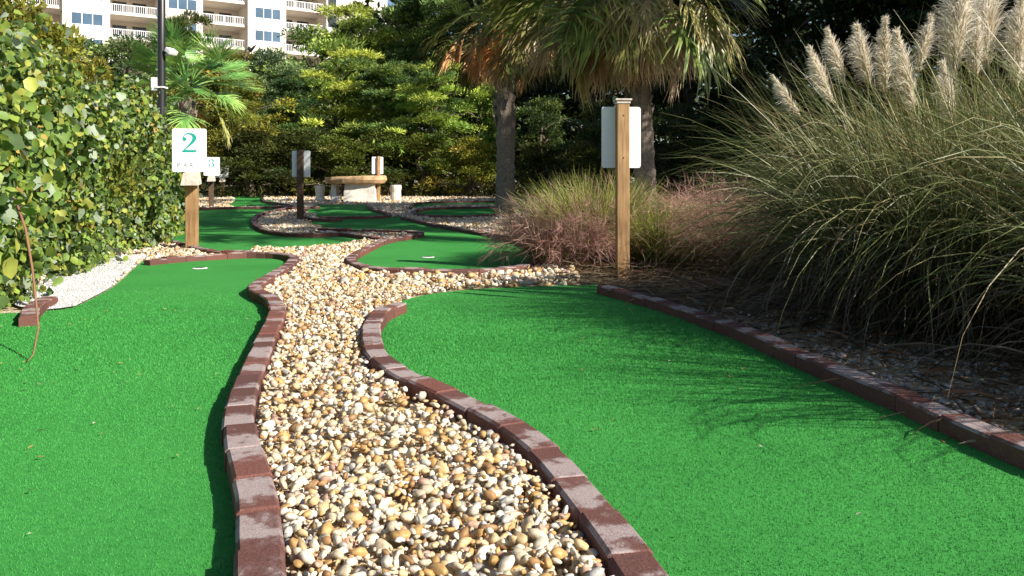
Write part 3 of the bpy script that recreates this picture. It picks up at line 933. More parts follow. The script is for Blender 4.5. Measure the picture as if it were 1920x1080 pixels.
# of the leaves at the outside, the 300 largest are leaves of their own
top = np.argsort(-sc)[:300]
msk = np.ones(len(p), bool); msk[top] = False
v, f, c = leaf_arrays(*[a[msk] for a in allp], fold=.16, rounder=True)
fo = link('foliage', np_mesh('hedge_leaves', v - np.array([-3.2, 6, 0]), f, c), 'leaf', hedge); fo['kind'] = 'stuff'
lv, lf, lc = leaf_arrays(np.zeros((1, 3)), np.array([[1., 0, 0]]), np.array([[0, 0, 1.]]), np.ones(1), np.ones(1) * .82, np.ones((1, 3)), fold=.16, rounder=True)
leaf_me = np_mesh('leaf', lv, lf, lc); leaf_me.materials.append(M['leaf'])
for i in top:
    d_ = Vector(allp[1][i]).normalized(); n_ = Vector(allp[2][i]); s_ = n_.cross(d_).normalized(); n_ = d_.cross(s_)
    o = link('leaf', leaf_me, None, hedge)
    L = float(allp[3][i])
    mt = Matrix((d_, s_, n_)).transposed().to_4x4() @ Matrix.Scale(L, 4)
    mt.translation = Vector(allp[0][i]) - Vector((-3.2, 6, 0))
    o.matrix_local = mt
    o.color = (*[float(q) for q in allp[5][i]], 1)
tb = []
for i in range(36):
    s_ = random.uniform(2, hc[-1]); x = np.interp(s_, hc, ha[:, 0]) + 3.2 - random.uniform(.45, 1.2); y = np.interp(s_, hc, ha[:, 1]) - 6
    q = [Vector((x, y, -.05))]
    d_ = Vector((random.gauss(0, .2), random.gauss(0, .3), 1))
    for j in range(5):
        q.append(q[-1] + d_.normalized() * .27); d_ += Vector((random.gauss(0, .25), random.gauss(0, .25), 0))
    tb.append((q, [.016, .014, .012, .009, .006, .004]))
st = link('stems', tubes_mesh('stems', tb, 6), 'bark', hedge); st['kind'] = 'stuff'
sh = [(28, 372, 3.45), (48, 430, 3.35), (60, 500, 3.25), (68, 570, 3.15), (72, 615, 3.05), (62, 665, 2.98), (52, 690, 2.94)]
q = [Vector((PX(a, y), y, max(PZ(b_, y), .022))) - Vector((-3.2, 6, 0)) for a, b_, y in sh]
link('bare_shoot', tubes_mesh('bare_shoot', [(q, [.006, .0055, .005, .0045, .004, .003, .002])], 6), plain('shoot', (.24, .12, .07), .8), hedge)

# ------------------------------------------------------------------ trees: prototypes, then copies
def make_crown(seed, H, Rad, z0, nl, cl, nleaf, L, pal, prof, flat=.42, needle=False):
    rs = np.random.default_rng(seed)
    cen, siz, limbs = [], [], []
    for i in range(nl):
        t = (i + .5) / nl
        z = z0 + (H - z0) * t
        az = i * 2.399 + rs.normal() * .4
        rr = Rad * prof(t) * rs.uniform(.7, 1.12)
        tip = np.array([math.cos(az) * rr, math.sin(az) * rr, z + rr * .08])
        limbs.append((np.array([0, 0, max(z - rr * .35, .3)]), tip))
        for j in range(cl):
            w = rs.uniform(.25, 1.05)
            cen.append(np.array([0, 0, z - .1]) * (1 - w) + tip * w + rs.normal(size=3) * np.array([.22, .22, .12]) * Rad * .5)
            siz.append(Rad * rs.uniform(.13, .36))
    cen = np.array(cen); siz = np.array(siz)
    k = nleaf
    wts = siz ** 2 / (siz ** 2).sum()
    i = rng.choice(len(cen), k, p=wts)
    dd = rand_dirs(k); dd[:, 2] = np.where(rng.random(k) < .72, np.abs(dd[:, 2]), dd[:, 2])
    r = siz[i] * (rng.random(k) ** .45)
    pp = cen[i] + dd * r[:, None] * np.array([1, 1, flat])
    d = unit(dd * np.array([1, 1, .5]) + rand_dirs(k) * .6 + np.array([0, 0, .15]))
    nn = unit(rand_dirs(k) * .9 + np.array([0, 0, .8]))
    LL = L * np.exp(rng.normal(size=k) * .3)
    col = pick(pal, len(cen), .22)[i] * (1 + rng.normal(size=(k, 1)) * .2).clip(.4, 1.7)
    if needle:                                   # tufts of thin needles
        q = 5
        pp = np.repeat(pp, q, 0); LL = np.repeat(LL, q) * rng.uniform(.7, 1.2, k * q); col = np.repeat(col, q, 0)
        d = unit(np.repeat(d, q, 0) + rand_dirs(k * q) * .75 + np.array([0, 0, .2])); nn = rand_dirs(k * q)
        v, f, c = leaf_arrays(pp, d, nn, LL, LL * .15, col)
    else:
        v, f, c = leaf_arrays(pp, d, nn, LL, LL * .5, col)
    me = np_mesh('crown', v, f, c); me.materials.append(M['needle'])
    tubes = []
    hz = H * .9
    tubes.append(([(0, 0, -.3), (rs.normal() * .05, rs.normal() * .05, hz * .3), (rs.normal() * .12, rs.normal() * .12, hz * .6), (0, 0, hz)], [.055 * Rad + .05, .045 * Rad + .035, .03 * Rad + .02, .012]))
    for a, b_ in limbs:
        m_ = (a + b_) / 2 + np.array([0, 0, .08 * Rad])
        tubes.append(([tuple(a), tuple(m_), tuple(b_)], [.022 * Rad + .012, .014 * Rad + .01, .008]))
    tm = tubes_mesh('trunk', tubes, 6); tm.materials.append(M['bark'])
    return me, tm, H, Rad
GREEN = [(.12, .18, .055, 3), (.17, .23, .065, 3), (.25, .30, .08, 2.0), (.06, .10, .04, 2.4)]
OLIVE = [(.13, .14, .028, 3), (.19, .19, .034, 3), (.08, .105, .024, 2), (.22, .18, .05, .8)]
DARK = [(.022, .04, .014, 3), (.035, .055, .016, 3), (.06, .08, .02, 1.3)]
PR = {
    'layer1': make_crown(1, 7.5, 2.4, .6, 24, 3, 9000, .21, GREEN, lambda t: 1.0 - .7 * t ** 1.6, .30, True),
    'layer2': make_crown(2, 8.0, 2.6, .8, 26, 3, 9500, .21, GREEN, lambda t: .95 - .55 * t ** 2, .28, True),
    'round1': make_crown(3, 4.6, 1.9, .3, 18, 5, 19000, .10, OLIVE, lambda t: (1 - (t * 1.0 - .42) ** 2 * 2.2), .6),
    'round2': make_crown(4, 5.0, 2.1, .3, 18, 5, 20000, .10, GREEN, lambda t: (1 - (t * 1.0 - .4) ** 2 * 2.0), .55),
    'shrub': make_crown(5, 1.8, 1.1, .05, 12, 5, 11000, .062, OLIVE, lambda t: (1 - (t - .3) ** 2 * 1.6), .7),
    'tall': make_crown(6, 10.5, 3.4, .5, 34, 4, 24000, .24, DARK, lambda t: .95 - .45 * t ** 2, .5),
}
GRP = {'trees': 'trees behind the course', 'shrubs': 'shrubs at the foot of the trees'}
def tree(kind, px, y, top, label, tint=(1, 1, 1), wide=1.0, rz=None, cat='tree', x=None):
    cm, tm, H, Rad = PR[kind]
    g = float(gz(y))
    h = (PZ(top, y) - g) * .92
    r = empty(('pine_tree' if kind.startswith('layer') else 'evergreen_tree') if cat == 'tree' else 'shrub', (PX(px, y) if x is None else x, y, g), random.uniform(0, 6.28) if rz is None else rz)
    s_ = h / H
    r.scale = (s_ * wide, s_ * wide, s_)
    tag(r, label, cat, GRP['trees' if cat == 'tree' else 'shrubs'])
    o = link('crown', cm, None, r); o.color = (*tint, 1)
    link('trunk', tm, None, r)
    return r
T = [
    ('layer1', 345, 36, 2, 'thin dark tree rising in front of the apartment balconies, right of the lamp post', (.8, .75, .7), .75),
    ('round2', 150, 31, 60, 'dark bushy tree below the leftmost apartment windows', (.8, .85, .8), 1.0),
    ('round2', 235, 29, 62, 'grey green tree just left of the lamp post', (.85, .95, 1.0), 1.0),
    ('round1', 420, 30, 90, 'olive yellow tree right of the young fan palm', (1.3, 1.2, .9), 1.0),
    ('round2', 525, 31, 85, 'grey green tree at the foot of the central apartment bay', (1.2, 1.2, 1.6), .85),
    ('round2', 600, 34, 42, 'green tree in front of the narrow dark apartment windows', (1.5, 1.5, 1.1), .95),
    ('layer2', 665, 35, -10, 'layered pine with bright tufts right of the apartments', (1.9, 1.8, 1.2), 1.0),
    ('layer1', 765, 36, -60, 'tall dark pine at the top centre left of the palms', (1.1, 1.2, 1.0), 1.1),
    ('layer2', 870, 33, -80, 'tall dark pine behind the left palm crown', (.7, .8, .8), 1.1),
    ('tall', 985, 32, -130, 'dark tree directly behind the left palm', (1, 1, 1), .9),
    ('tall', 1110, 30, -150, 'dark tree showing between the two palm crowns', (1, 1, 1), .9),
    ('tall', 1290, 26, -220, 'dark tree behind the right palm skirt', (.9, 1, 1), .9),
    ('tall', 1470, 23, -260, 'dark tree between the right palm and the plumes', (.9, 1, 1), .9),
    ('tall', 1650, 21.5, -200, 'dark tree behind the middle plumes', (.9, 1, 1), .85),
    ('tall', 1810, 20.5, -150, 'dark tree behind the tallest plumes', (.9, 1, 1), .85),
    ('tall', 1980, 19, -150, 'dark tree at the right edge behind the plumes', (.9, 1, 1), .9),
    ('round1', 455, 25, 135, 'bright olive bushy tree at the edge of the dark hollow', (1.6, 1.5, 1.0), .95),
    ('layer1', 545, 27, 120, 'small dark green pine above the dark sign post', (.8, .95, .8), 1.2),
    ('layer2', 640, 28, 85, 'yellow green layered pine above the stone table', (2.3, 2.1, 1.4), 1.2),
    ('layer1', 730, 27, 100, 'green layered pine over the leaning tan sign', (1.5, 1.55, 1.2), 1.25),
    ('layer2', 815, 26, 110, 'bright tufted pine left of the left palm trunk', (2.0, 2.0, 1.3), 1.2),
    ('round2', 905, 27, 150, 'light green bush right behind the left palm trunk', (1.9, 1.95, 1.1), .9),
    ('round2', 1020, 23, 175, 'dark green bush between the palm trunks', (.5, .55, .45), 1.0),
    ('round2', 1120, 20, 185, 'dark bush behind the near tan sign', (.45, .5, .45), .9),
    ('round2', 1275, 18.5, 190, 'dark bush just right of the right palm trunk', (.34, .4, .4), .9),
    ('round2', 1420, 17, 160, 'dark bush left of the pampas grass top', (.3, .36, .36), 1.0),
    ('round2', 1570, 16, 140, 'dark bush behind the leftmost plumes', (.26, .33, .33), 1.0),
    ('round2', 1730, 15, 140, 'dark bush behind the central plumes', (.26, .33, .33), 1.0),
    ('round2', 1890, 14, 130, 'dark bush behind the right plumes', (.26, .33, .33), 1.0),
]
for a in T:
    tree(*a)
SH = [
    ('shrub', 20, 6.6, -25, 'leafy shrub swelling over the hedge top at the left edge', (1.3, 1.25, .9), .62),
    ('shrub', 165, 12, 110, 'leafy shrub behind the hedge left of the lamp post', (1.35, 1.25, .9), .75),
    ('shrub', 250, 15.5, 165, 'leafy shrub at the foot of the lamp post', (1.2, 1.1, .85), .6),
    ('round1', 60, 21, 30, 'tall brownish shrub below the shaded balconies at the left edge', (.9, .85, .8), .9),
    ('shrub', 470, 24, 245, 'dark shrub behind the far turf lane', (.35, .42, .4), 1.4),
    ('shrub', 555, 24.5, 240, 'dark shrub behind the dark sign post', (.35, .42, .4), 1.4),
    ('shrub', 635, 24, 255, 'dark green shrub behind the stone table', (.6, .75, .5), 1.3),
    ('shrub', 715, 25, 240, 'dark shrub behind the leaning sign', (.5, .62, .5), 1.4),
    ('shrub', 795, 25, 250, 'green shrub above the white balls', (.7, .8, .5), 1.4),
    ('shrub', 880, 24, 255, 'yellow green shrub on the bank left of the palm trunk', (1.2, 1.2, .7), 1.2),
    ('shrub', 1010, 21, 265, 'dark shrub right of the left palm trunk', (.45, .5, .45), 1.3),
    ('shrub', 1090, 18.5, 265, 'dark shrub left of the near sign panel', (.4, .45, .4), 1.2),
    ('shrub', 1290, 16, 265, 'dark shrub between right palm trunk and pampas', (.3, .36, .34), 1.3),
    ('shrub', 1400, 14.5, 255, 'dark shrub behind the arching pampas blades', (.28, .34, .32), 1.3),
]
for a in SH:
    tree(*a, cat='shrub')
# unseen trees put out of the picture at the right, to shade the dark wood
for i, (x, y, h) in enumerate(((11.8, 9.9, 11), (15, 13.5, 11), (10.8, 14.2, 9.5), (17, 9.5, 10.5), (13.8, 16, 10.5))):
    tree('tall', 0, y, HOR - (h - CAM_H) / y * FPX, ('tall dark tree beyond the right edge, ' + ('in the front row', 'in the middle of the row', 'close behind the pampas', 'farthest to the side', 'in the back row')[i]), (.9, 1, 1), .9, x=x)
# wood behind everything
k = 46000
x = rng.uniform(-22, 46, k); y = rng.uniform(41, 46, k)
hmax = np.interp(x, [-22, -14, -10, -7, 0, 46], [4.0, 5.5, 6.5, 9.5, 13, 14]) + 1.0 * np.sin(x * 1.3) + .6 * np.sin(x * 3.1)
z = .55 + rng.random(k) ** .8 * hmax
v, f, c = leaf_arrays(np.stack([x, y, z], 1), rand_dirs(k), unit(rand_dirs(k) + np.array([0, -.6, .5])), np.full(k, .55) * np.exp(rng.normal(size=k) * .25), np.full(k, .3), pick(DARK, k, .3))
tag(link('woods', np_mesh('woods', v, f, c), 'needle'), 'dark wood closing off the back of the course', kind='stuff')
# low grassy bank and litter under the trees
k = 13000
x = rng.uniform(-13, 9, k); y = rng.uniform(22.8, 28, k)
keep = (y > 24.2 + .4 * np.sin(x) - .18 * x.clip(0, 9) * 1.3); x, y = x[keep], y[keep]; k = len(x)
p0 = np.stack([x, y, gz(y)], 1)
pts = arch_paths(p0, np.stack([rng.normal(size=k) * .35, rng.normal(size=k) * .35, np.ones(k)], 1), rng.uniform(.15, .55, k), np.full(k, .5), 3)
c0 = pick([(.10, .11, .03, 2), (.20, .16, .07, 2), (.28, .21, .10, 1), (.05, .07, .02, 2)], k)
v, f, c = ribbon_arrays(pts, rng.uniform(.02, .045, k), c0, c0 * 1.2)
tag(link('rough_grass', np_mesh('rough_grass', v, f, c), 'blade'), 'rough dry grass at the foot of the trees', kind='stuff')

# ------------------------------------------------------------------ palms
def frond_mesh(seed, petiole, bend, fan, blade, nl, droop, colors, dead=False):
    rs = np.random.default_rng(seed)
    # petiole in the XZ plane, bending down by `bend`
    seg = 8; pp = [np.array([0., 0, 0])]; ang = 0.0
    for i in range(seg):
        ang = -bend * ((i + 1) / seg) ** 1.6
        pp.append(pp[-1] + np.array([math.cos(ang), 0, math.sin(ang)]) * petiole / seg)
    hub = pp[-1]; c_ = np.array([math.cos(ang), 0, math.sin(ang)]); up = np.array([-math.sin(ang), 0, math.cos(ang)]); side = np.array([0, 1., 0])
    pa = np.array(pp)[None]
    pet = ribbon_arrays(np.concatenate([pa, pa]), np.full(2, .034), np.array([colors[0]] * 2) * 1.1, np.array([colors[0]] * 2) * 1.1, prof=np.linspace(1, .6, seg + 1), face=np.array([[0, 0, 1.], [0, 1., 0]]))
    k = nl
    a = np.linspace(-fan, fan, k) + rs.normal(size=k) * .03
    costa = .35 * blade * (1 - (np.abs(a) / max(fan, .1)) ** 1.2)
    st = hub[None] + c_[None] * costa[:, None]
    d = c_[None] * np.cos(a)[:, None] + side[None] * np.sin(a)[:, None] + up[None] * (.18 + rs.normal(size=k) * .05)[:, None]
    L = blade * (.62 + .38 * np.cos(a * .8)) * rs.uniform(.88, 1.1, k) - costa * .6
    s1 = 7
    pts = np.zeros((k, s1, 3)); pts[:, 0] = st
    dcur = unit(d); down = np.array([0, 0, -1.0])
    wdown = down * math.cos(0)  # local down
    for i in range(s1 - 1):
        pts[:, i + 1] = pts[:, i] + dcur * (L / (s1 - 1))[:, None]
        dcur = unit(dcur + wdown[None] * (droop * ((i + 1) / s1) ** 1.5 * rs.uniform(.5, 1.5, k))[:, None] + rs.normal(size=(k, 3)) * (.11 if dead else .03))
    prof = np.array([.35, .8, 1, .95, .75, .45, .08])
    w = (L * fan * 2 / k * .55).clip(.018, .06)
    c0 = np.array(colors[0])[None] * rs.uniform(.75, 1.25, (k, 1)); c1 = np.array(colors[1])[None] * rs.uniform(.7, 1.3, (k, 1))
    # two halves of a V per leaflet
    nrm = unit(np.cross(unit(d), np.cross(up[None], unit(d))))
    f1 = unit(nrm + np.cross(unit(d), nrm) * .55); f2 = unit(nrm - np.cross(unit(d), nrm) * .55)
    lf = ribbon_arrays(pts, w * 1.15, c0, c1, prof, f1)
    v, f, c = cat_arrays([pet, lf])
    me = np_mesh('frond', v, f, c); me.materials.append(M['frond'])
    return me
GRN, GRN2 = (.05, .095, .026), (.085, .125, .032)
STR = (.36, .28, .14)
FR = {
    'live': [frond_mesh(11, .95, R(25), R(105), .95, 46, .18, (GRN, (.08, .12, .035))), frond_mesh(12, 1.05, R(35), R(100), 1.0, 46, .25, (GRN2, (.13, .16, .045)))],
    'low': [frond_mesh(13, 1.1, R(66), R(72), 1.0, 36, .6, (GRN2, (.22, .20, .06)), True), frond_mesh(14, 1.0, R(76), R(62), 1.0, 34, .65, ((.15, .15, .04), STR), True),
            frond_mesh(18, 1.15, R(55), R(80), .95, 36, .5, (GRN, (.14, .16, .045)), True)],
    'dead': [frond_mesh(15, 1.0, R(88), R(45), .95, 28, .7, ((.26, .18, .10), (.46, .35, .23)), True), frond_mesh(16, .8, R(80), R(40), .9, 26, .8, ((.24, .13, .055), (.40, .26, .14)), True),
             frond_mesh(17, 1.2, R(85), R(40), .85, 26, .8, ((.35, .27, .18), (.56, .46, .34)), True)],
}
def palm(name, base, top, r0, r1, label, n_live, n_low, n_dead, scale=1.0, seed=1, tint=(1, 1, 1), deadtint=(1, 1, 1), crown_h=.7, sector=None):
    rd = random.Random(seed)
    b_ = Vector(base); t = Vector(top)
    root = empty(name, b_); tag(root, label, 'palm tree', 'palms on the course')
    H = (t - b_).length; ax = (t - b_)
    bm = bmesh.new()
    ringn, kk = 40, 18
    rings = []
    for i in range(ringn + 1):
        u = i / ringn
        r = r0 + (r1 - r0) * u + (.05 * r0 * math.exp(-u * 12)) + (.12 * r1 * max(0, u - .75) * 4)
        c_ = ax * u - Vector((0, 0, .1)) * (1 - u) + Vector((.04 * math.sin(u * 3), 0, 0))
        ring = []
        for j in range(kk):
            a = 2 * math.pi * j / kk
            rr = r * (1 + .05 * math.sin(i * 2.1 + j * .7) + rd.gauss(0, .03))
            ring.append(bm.verts.new((c_.x + rr * math.cos(a), c_.y + rr * math.sin(a), c_.z)))
        rings.append(ring)
    for a, c_ in zip(rings, rings[1:]):
        for j in range(kk):
            bm.faces.new((a[j], a[(j + 1) % kk], c_[(j + 1) % kk], c_[j]))
    bm.faces.new(rings[-1])
    link('trunk', bm_mesh('trunk', bm), 'palm_bark', root)
    bv, bf = [], []                              # old leaf bases left on the trunk
    for i in range(54):
        u = .45 + .55 * i / 54; a = i * 2.399; c_ = ax * u; r = (r0 + (r1 - r0) * u) * 1.02
        o_ = Vector((math.cos(a), math.sin(a), 0)); t_ = Vector((-math.sin(a), math.cos(a), 0)); up_ = Vector((0, 0, 1)); l = rd.uniform(.1, .2)
        q = len(bv)
        for w_, oo, z_ in ((-.05, -.03, -.05), (.05, -.03, -.05), (.022, .05, l), (-.022, .05, l), (-.05, .012, -.05), (.05, .012, -.05), (.022, .075, l), (-.022, .075, l)):
            bv.append(tuple(c_ + o_ * (r + oo) + t_ * w_ + up_ * z_))
        bf += [tuple(q + j for j in z_) for z_ in ((0, 3, 2, 1), (4, 5, 6, 7), (0, 1, 5, 4), (1, 2, 6, 5), (2, 3, 7, 6), (3, 0, 4, 7))]
    me = bpy.data.meshes.new('leaf_bases'); me.from_pydata(bv, [], bf)
    link('leaf_bases', me, 'palm_bark', root)['kind'] = 'stuff'
    def put(kind, e, zoff, az, sc, tn):
        ms = FR[kind]
        o = link('dead_frond' if kind == 'dead' else 'frond', ms[rd.randrange(len(ms))], None, root)
        o.location = ax + Vector((math.cos(az) * r1 * .8, math.sin(az) * r1 * .8, zoff))
        o.rotation_euler = Euler((rd.gauss(0, .3), -e, az), 'XYZ')
        o.scale = (sc, sc * rd.uniform(.9, 1.1), sc)
        q = rd.uniform(.8, 1.2); o.color = (tn[0] * q, tn[1] * q, tn[2] * q, 1)
    for i in range(n_live):
        u = i / max(n_live, 1)
        put('live', R(75 - 75 * u + rd.gauss(0, 6)), crown_h * (1 - .6 * u), i * 2.399 + rd.gauss(0, .2), scale * rd.uniform(.85, 1.1), tint)
    for i in range(n_low):
        put('low', R(25 - 38 * i / max(n_low, 1) + rd.gauss(0, 7)), crown_h * .3 * rd.random(), i * 2.399 + 1, scale * rd.uniform(.85, 1.12), tint)
    for i in range(n_dead):
        put('dead', R(14 - 44 * (i / n_dead) + rd.gauss(0, 7)), -.3 * (i / n_dead) * scale + .1 * rd.random(), i * 2.399 + 2 + rd.gauss(0, .3), scale * rd.uniform(.68, 1.0) * (1 - .18 * i / n_dead), deadtint)
    return root
py_ = 12.0
palm('palm_tree', (PX(1213, py_), py_, 0), (PX(1180, py_), py_ - .1, 3.7), .165, .135, 'palm with shaggy brown skirt behind the near tan sign', 24, 36, 88, 1.1, 3, (1.5, 1.6, 1.4), (1.35, 1.3, 1.25))
py_ = 16.2
palm('palm_tree', (PX(946, py_), py_, .1), (PX(944, py_), py_, 3.9), .19, .17, 'palm with dark trunk at the left of the two palms', 18, 22, 54, .86, 5, (.95, 1.0, .85), (1.7, 1.2, .8))
py_ = 20.5
palm('palm_tree', (PX(352, py_), py_, .15), (PX(352, py_), py_, 2.75), .17, .17, 'young green fan palm behind the number 2 sign', 38, 8, 1, .82, 9, (2.6, 3.2, 2.8), (1.6, 1.5, .9), .6)
palm('palm_tree', (5.7, 5.5, 0), (5.6, 5.5, 6.2), .17, .14, 'palm standing beyond the right edge, beside the pampas', 34, 8, 3, 1.05, 21)  # unseen, placed so its crown shades the middle lanes
palm('palm_tree', (7.9, 7.6, 0), (7.9, 7.6, 5.9), .17, .14, 'palm standing beyond the right edge, behind the pampas', 34, 14, 6, 1.1, 22)  # likewise unseen, added to shade the lanes farther back

# ------------------------------------------------------------------ pampas grass
def pampas(cx, cy, rad, nb, Lm, label, plumes, seed):
    root = empty('pampas_grass', (cx, cy, 0)); tag(root, label, 'ornamental grass', 'pampas grass clumps in the right bed')
    k = nb
    a = rng.uniform(0, 2 * math.pi, k); r = rad * np.sqrt(rng.random(k))
    p0 = np.stack([np.cos(a) * r, np.sin(a) * r, np.zeros(k) + rng.random(k) * .1], 1)
    out = (r / rad) * .42 + np.abs(rng.normal(size=k)) * .2
    az = a + rng.normal(size=k) * .5
    d0 = np.stack([np.cos(az) * out, np.sin(az) * out, np.ones(k)], 1)
    L = Lm * rng.uniform(.55, 1.15, k)
    pts = arch_paths(p0, d0, L, rng.uniform(.06, .62, k) ** 1.15, 9, .05)
    pts[:, :, 2] = np.maximum(pts[:, :, 2], .02)
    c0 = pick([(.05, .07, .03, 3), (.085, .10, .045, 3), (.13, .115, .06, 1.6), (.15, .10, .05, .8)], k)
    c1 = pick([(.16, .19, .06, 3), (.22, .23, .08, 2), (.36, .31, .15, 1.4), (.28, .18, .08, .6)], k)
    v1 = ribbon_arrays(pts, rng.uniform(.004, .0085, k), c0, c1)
    # dry thatch at the foot
    k = nb // 2
    a = rng.uniform(0, 2 * math.pi, k); r = rad * rng.uniform(.5, 1.4, k)
    p0 = np.stack([np.cos(a) * r, np.sin(a) * r, rng.uniform(.02, .5, k)], 1)
    d0 = np.stack([np.cos(a + rng.normal(size=k) * .6), np.sin(a + rng.normal(size=k) * .6), rng.uniform(-.3, .9, k)], 1)
    pts = arch_paths(p0, d0, rng.uniform(.25, .75, k), rng.uniform(.4, 1.0, k), 7, .09)
    pts[:, :, 2] = np.maximum(pts[:, :, 2], .012 + rng.random((k, 1)) * .03)
    c0 = pick([(.075, .055, .035, 3), (.13, .10, .068, 2), (.045, .033, .022, 2), (.26, .21, .15, .3)], k)
    v2 = ribbon_arrays(pts, rng.uniform(.004, .008, k), c0, c0 * 1.1)
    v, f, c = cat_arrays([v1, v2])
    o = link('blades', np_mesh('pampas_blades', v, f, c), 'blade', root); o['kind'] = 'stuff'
    for (bx, by, tx, ty, yd, fat) in plumes:
        B = np.array([PX(bx, yd) - cx, yd - cy, PZ(by, yd)]); T_ = np.array([PX(tx, yd) - cx, yd - cy + rng.normal() * .05, PZ(ty, yd)])
        ax = T_ - B; L = np.linalg.norm(ax); ax_ = ax / L
        k = int(1000 * fat)
        u = rng.random(k) ** .85
        foot = B[None] + ax[None] * (u * 1.0)[:, None]
        az = rng.uniform(0, 2 * math.pi, k)
        s1 = unit(np.cross(ax_, [0, 1, .1])); s2 = np.cross(ax_, s1)
        rd_ = np.cos(az)[:, None] * s1 + np.sin(az)[:, None] * s2
        d0 = ax_[None] * 1.0 + rd_ * rng.uniform(.25, .7, k)[:, None] + np.array([-.22, 0, 0])
        ln = L * random.uniform(.75, 1.15) * (.13 + .25 * np.sin(np.clip(u * 1.05 + .12, 0, 1) * math.pi)) * rng.uniform(.6, 1.2, k)
        pts = arch_paths(foot, d0, ln, rng.uniform(.1, .8, k), 4, .12)
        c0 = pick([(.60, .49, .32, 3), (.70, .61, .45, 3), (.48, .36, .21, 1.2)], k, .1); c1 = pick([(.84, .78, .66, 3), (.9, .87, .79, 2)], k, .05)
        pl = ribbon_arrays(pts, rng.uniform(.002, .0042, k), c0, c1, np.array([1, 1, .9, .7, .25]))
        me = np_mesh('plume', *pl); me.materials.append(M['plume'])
        po = link('plume', me, None, root)
        foot_g = Vector((random.uniform(-.5, .5) * rad, random.uniform(-.5, .5) * rad, .05))
        link('stalk', tubes_mesh('stalk', [([foot_g, (Vector(B) + foot_g) / 2 + Vector((0, 0, .12)), Vector(B), Vector(T_) - Vector(ax) * .15], [.006, .005, .004, .002])], 5), plain('stalk', (.30, .25, .12), .7), po)
    return root
pampas(2.25, 3.72, .62, 7400, 1.26, 'large pampas grass clump with cream plumes at the right', [
    (1503, 222, 1456, 142, 3.8, .9), (1562, 195, 1522, 92, 3.9, 1), (1586, 160, 1556, 58, 4.1, 1), (1632, 160, 1612, 52, 4.2, 1.1), (1660, 180, 1640, 48, 4.0, 1),
    (1716, 215, 1684, 62, 3.8, 1.2), (1722, 140, 1738, 36, 4.2, .9), (1790, 150, 1797, -30, 3.9, 1.7), (1790, 232, 1783, 118, 3.6, 1.0)], 1)
pampas(3.1, 4.3, .5, 3400, 1.4, 'pampas grass clump cut off by the right edge', [
    (1832, 145, 1830, 40, 4.0, .9), (1852, 130, 1866, -30, 4.1, 1.1), (1908, 165, 1912, -5, 3.8, 1.3), (1950, 160, 1965, -20, 4.0, 1.2)], 2)

pampas(2.4, 2.3, .45, 2300, 1.3, 'pampas grass clump standing beyond the right edge', [], 3)  # unseen clump, added to shade the bed and streak the near lane

# ------------------------------------------------------------------ muhly grass
def muhly(cx, cy, rad, nb, nh, Lb, Lh, label, pink, grn):
    root = empty('muhly_grass', (cx, cy, 0)); tag(root, label, 'ornamental grass', 'pink muhly grass clumps by the near sign')
    k = nb
    a = rng.uniform(0, 2 * math.pi, k); r = rad * .4 * np.sqrt(rng.random(k))
    p0 = np.stack([np.cos(a) * r, np.sin(a) * r, np.zeros(k)], 1)
    d0 = np.stack([np.cos(a) * (.2 + r / rad) + rng.normal(size=k) * .3, np.sin(a) * (.2 + r / rad) + rng.normal(size=k) * .3, np.ones(k)], 1)
    pts = arch_paths(p0, d0, Lb * rng.uniform(.5, 1.2, k), rng.uniform(.1, .45, k), 6, .03)
    c0 = pick(grn, k); v1 = ribbon_arrays(pts, rng.uniform(.004, .008, k), c0 * .8, c0 * 1.25)
    o = link('blades', np_mesh('muhly_blades', *v1), 'blade', root); o['kind'] = 'stuff'
    # the airy panicles: stems, each ending in fine branching threads
    ns = nh // 14
    a = rng.uniform(0, 2 * math.pi, ns); r = rad * .5 * np.sqrt(rng.random(ns))
    p0 = np.stack([np.cos(a) * r, np.sin(a) * r, np.zeros(ns)], 1)
    d0 = np.stack([np.cos(a) * .75 * rng.random(ns) + rng.normal(size=ns) * .25, np.sin(a) * .75 * rng.random(ns) + rng.normal(size=ns) * .25, np.ones(ns)], 1)
    sp = arch_paths(p0, d0, Lh * rng.uniform(.7, 1.2, ns), rng.uniform(.15, .5, ns), 8, .04)
    cs = pick(pink, ns)
    s_ = ribbon_arrays(sp, np.full(ns, .003), cs, cs)
    i = rng.integers(0, ns, nh); w = rng.uniform(3.5, 8, nh); j = w.astype(int).clip(0, 7); fr = (w - j)[:, None]
    ft = sp[i, j] * (1 - fr) + sp[i, j + 1] * fr
    dd = unit(sp[i, j + 1] - sp[i, j]) + rand_dirs(nh) * .8
    tp_ = arch_paths(ft, dd, rng.uniform(.06, .2, nh), rng.uniform(0, .3, nh), 2, .25)
    ch = pick(pink, nh)
    h_ = ribbon_arrays(tp_, rng.uniform(.0022, .0038, nh), ch, ch * 1.2)
    o = link('panicles', np_mesh('muhly_panicles', *cat_arrays([s_, h_])), 'haze_grass', root); o['kind'] = 'stuff'
PINK = [(.46, .26, .22, 3), (.36, .20, .16, 2), (.50, .35, .27, 2)]
YG = [(.24, .27, .05, 3), (.32, .31, .07, 2), (.13, .17, .04, 2)]
DG = [(.10, .12, .03, 3), (.16, .16, .05, 2), (.16, .12, .06, 1)]
muhly(PX(1115, 6.75), 6.75, .6, 5600, 4200, .72, .66, 'yellow green muhly grass with pink haze left of the near sign', PINK, YG)
muhly(PX(1235, 6.5), 6.5, .5, 3000, 1800, .55, .5, 'low yellow green grass clump just right of the near sign', PINK, YG)
muhly(PX(1350, 6.7), 6.7, .6, 1500, 12500, .5, .62, 'pink muhly grass between the near sign and the pampas', PINK, DG)
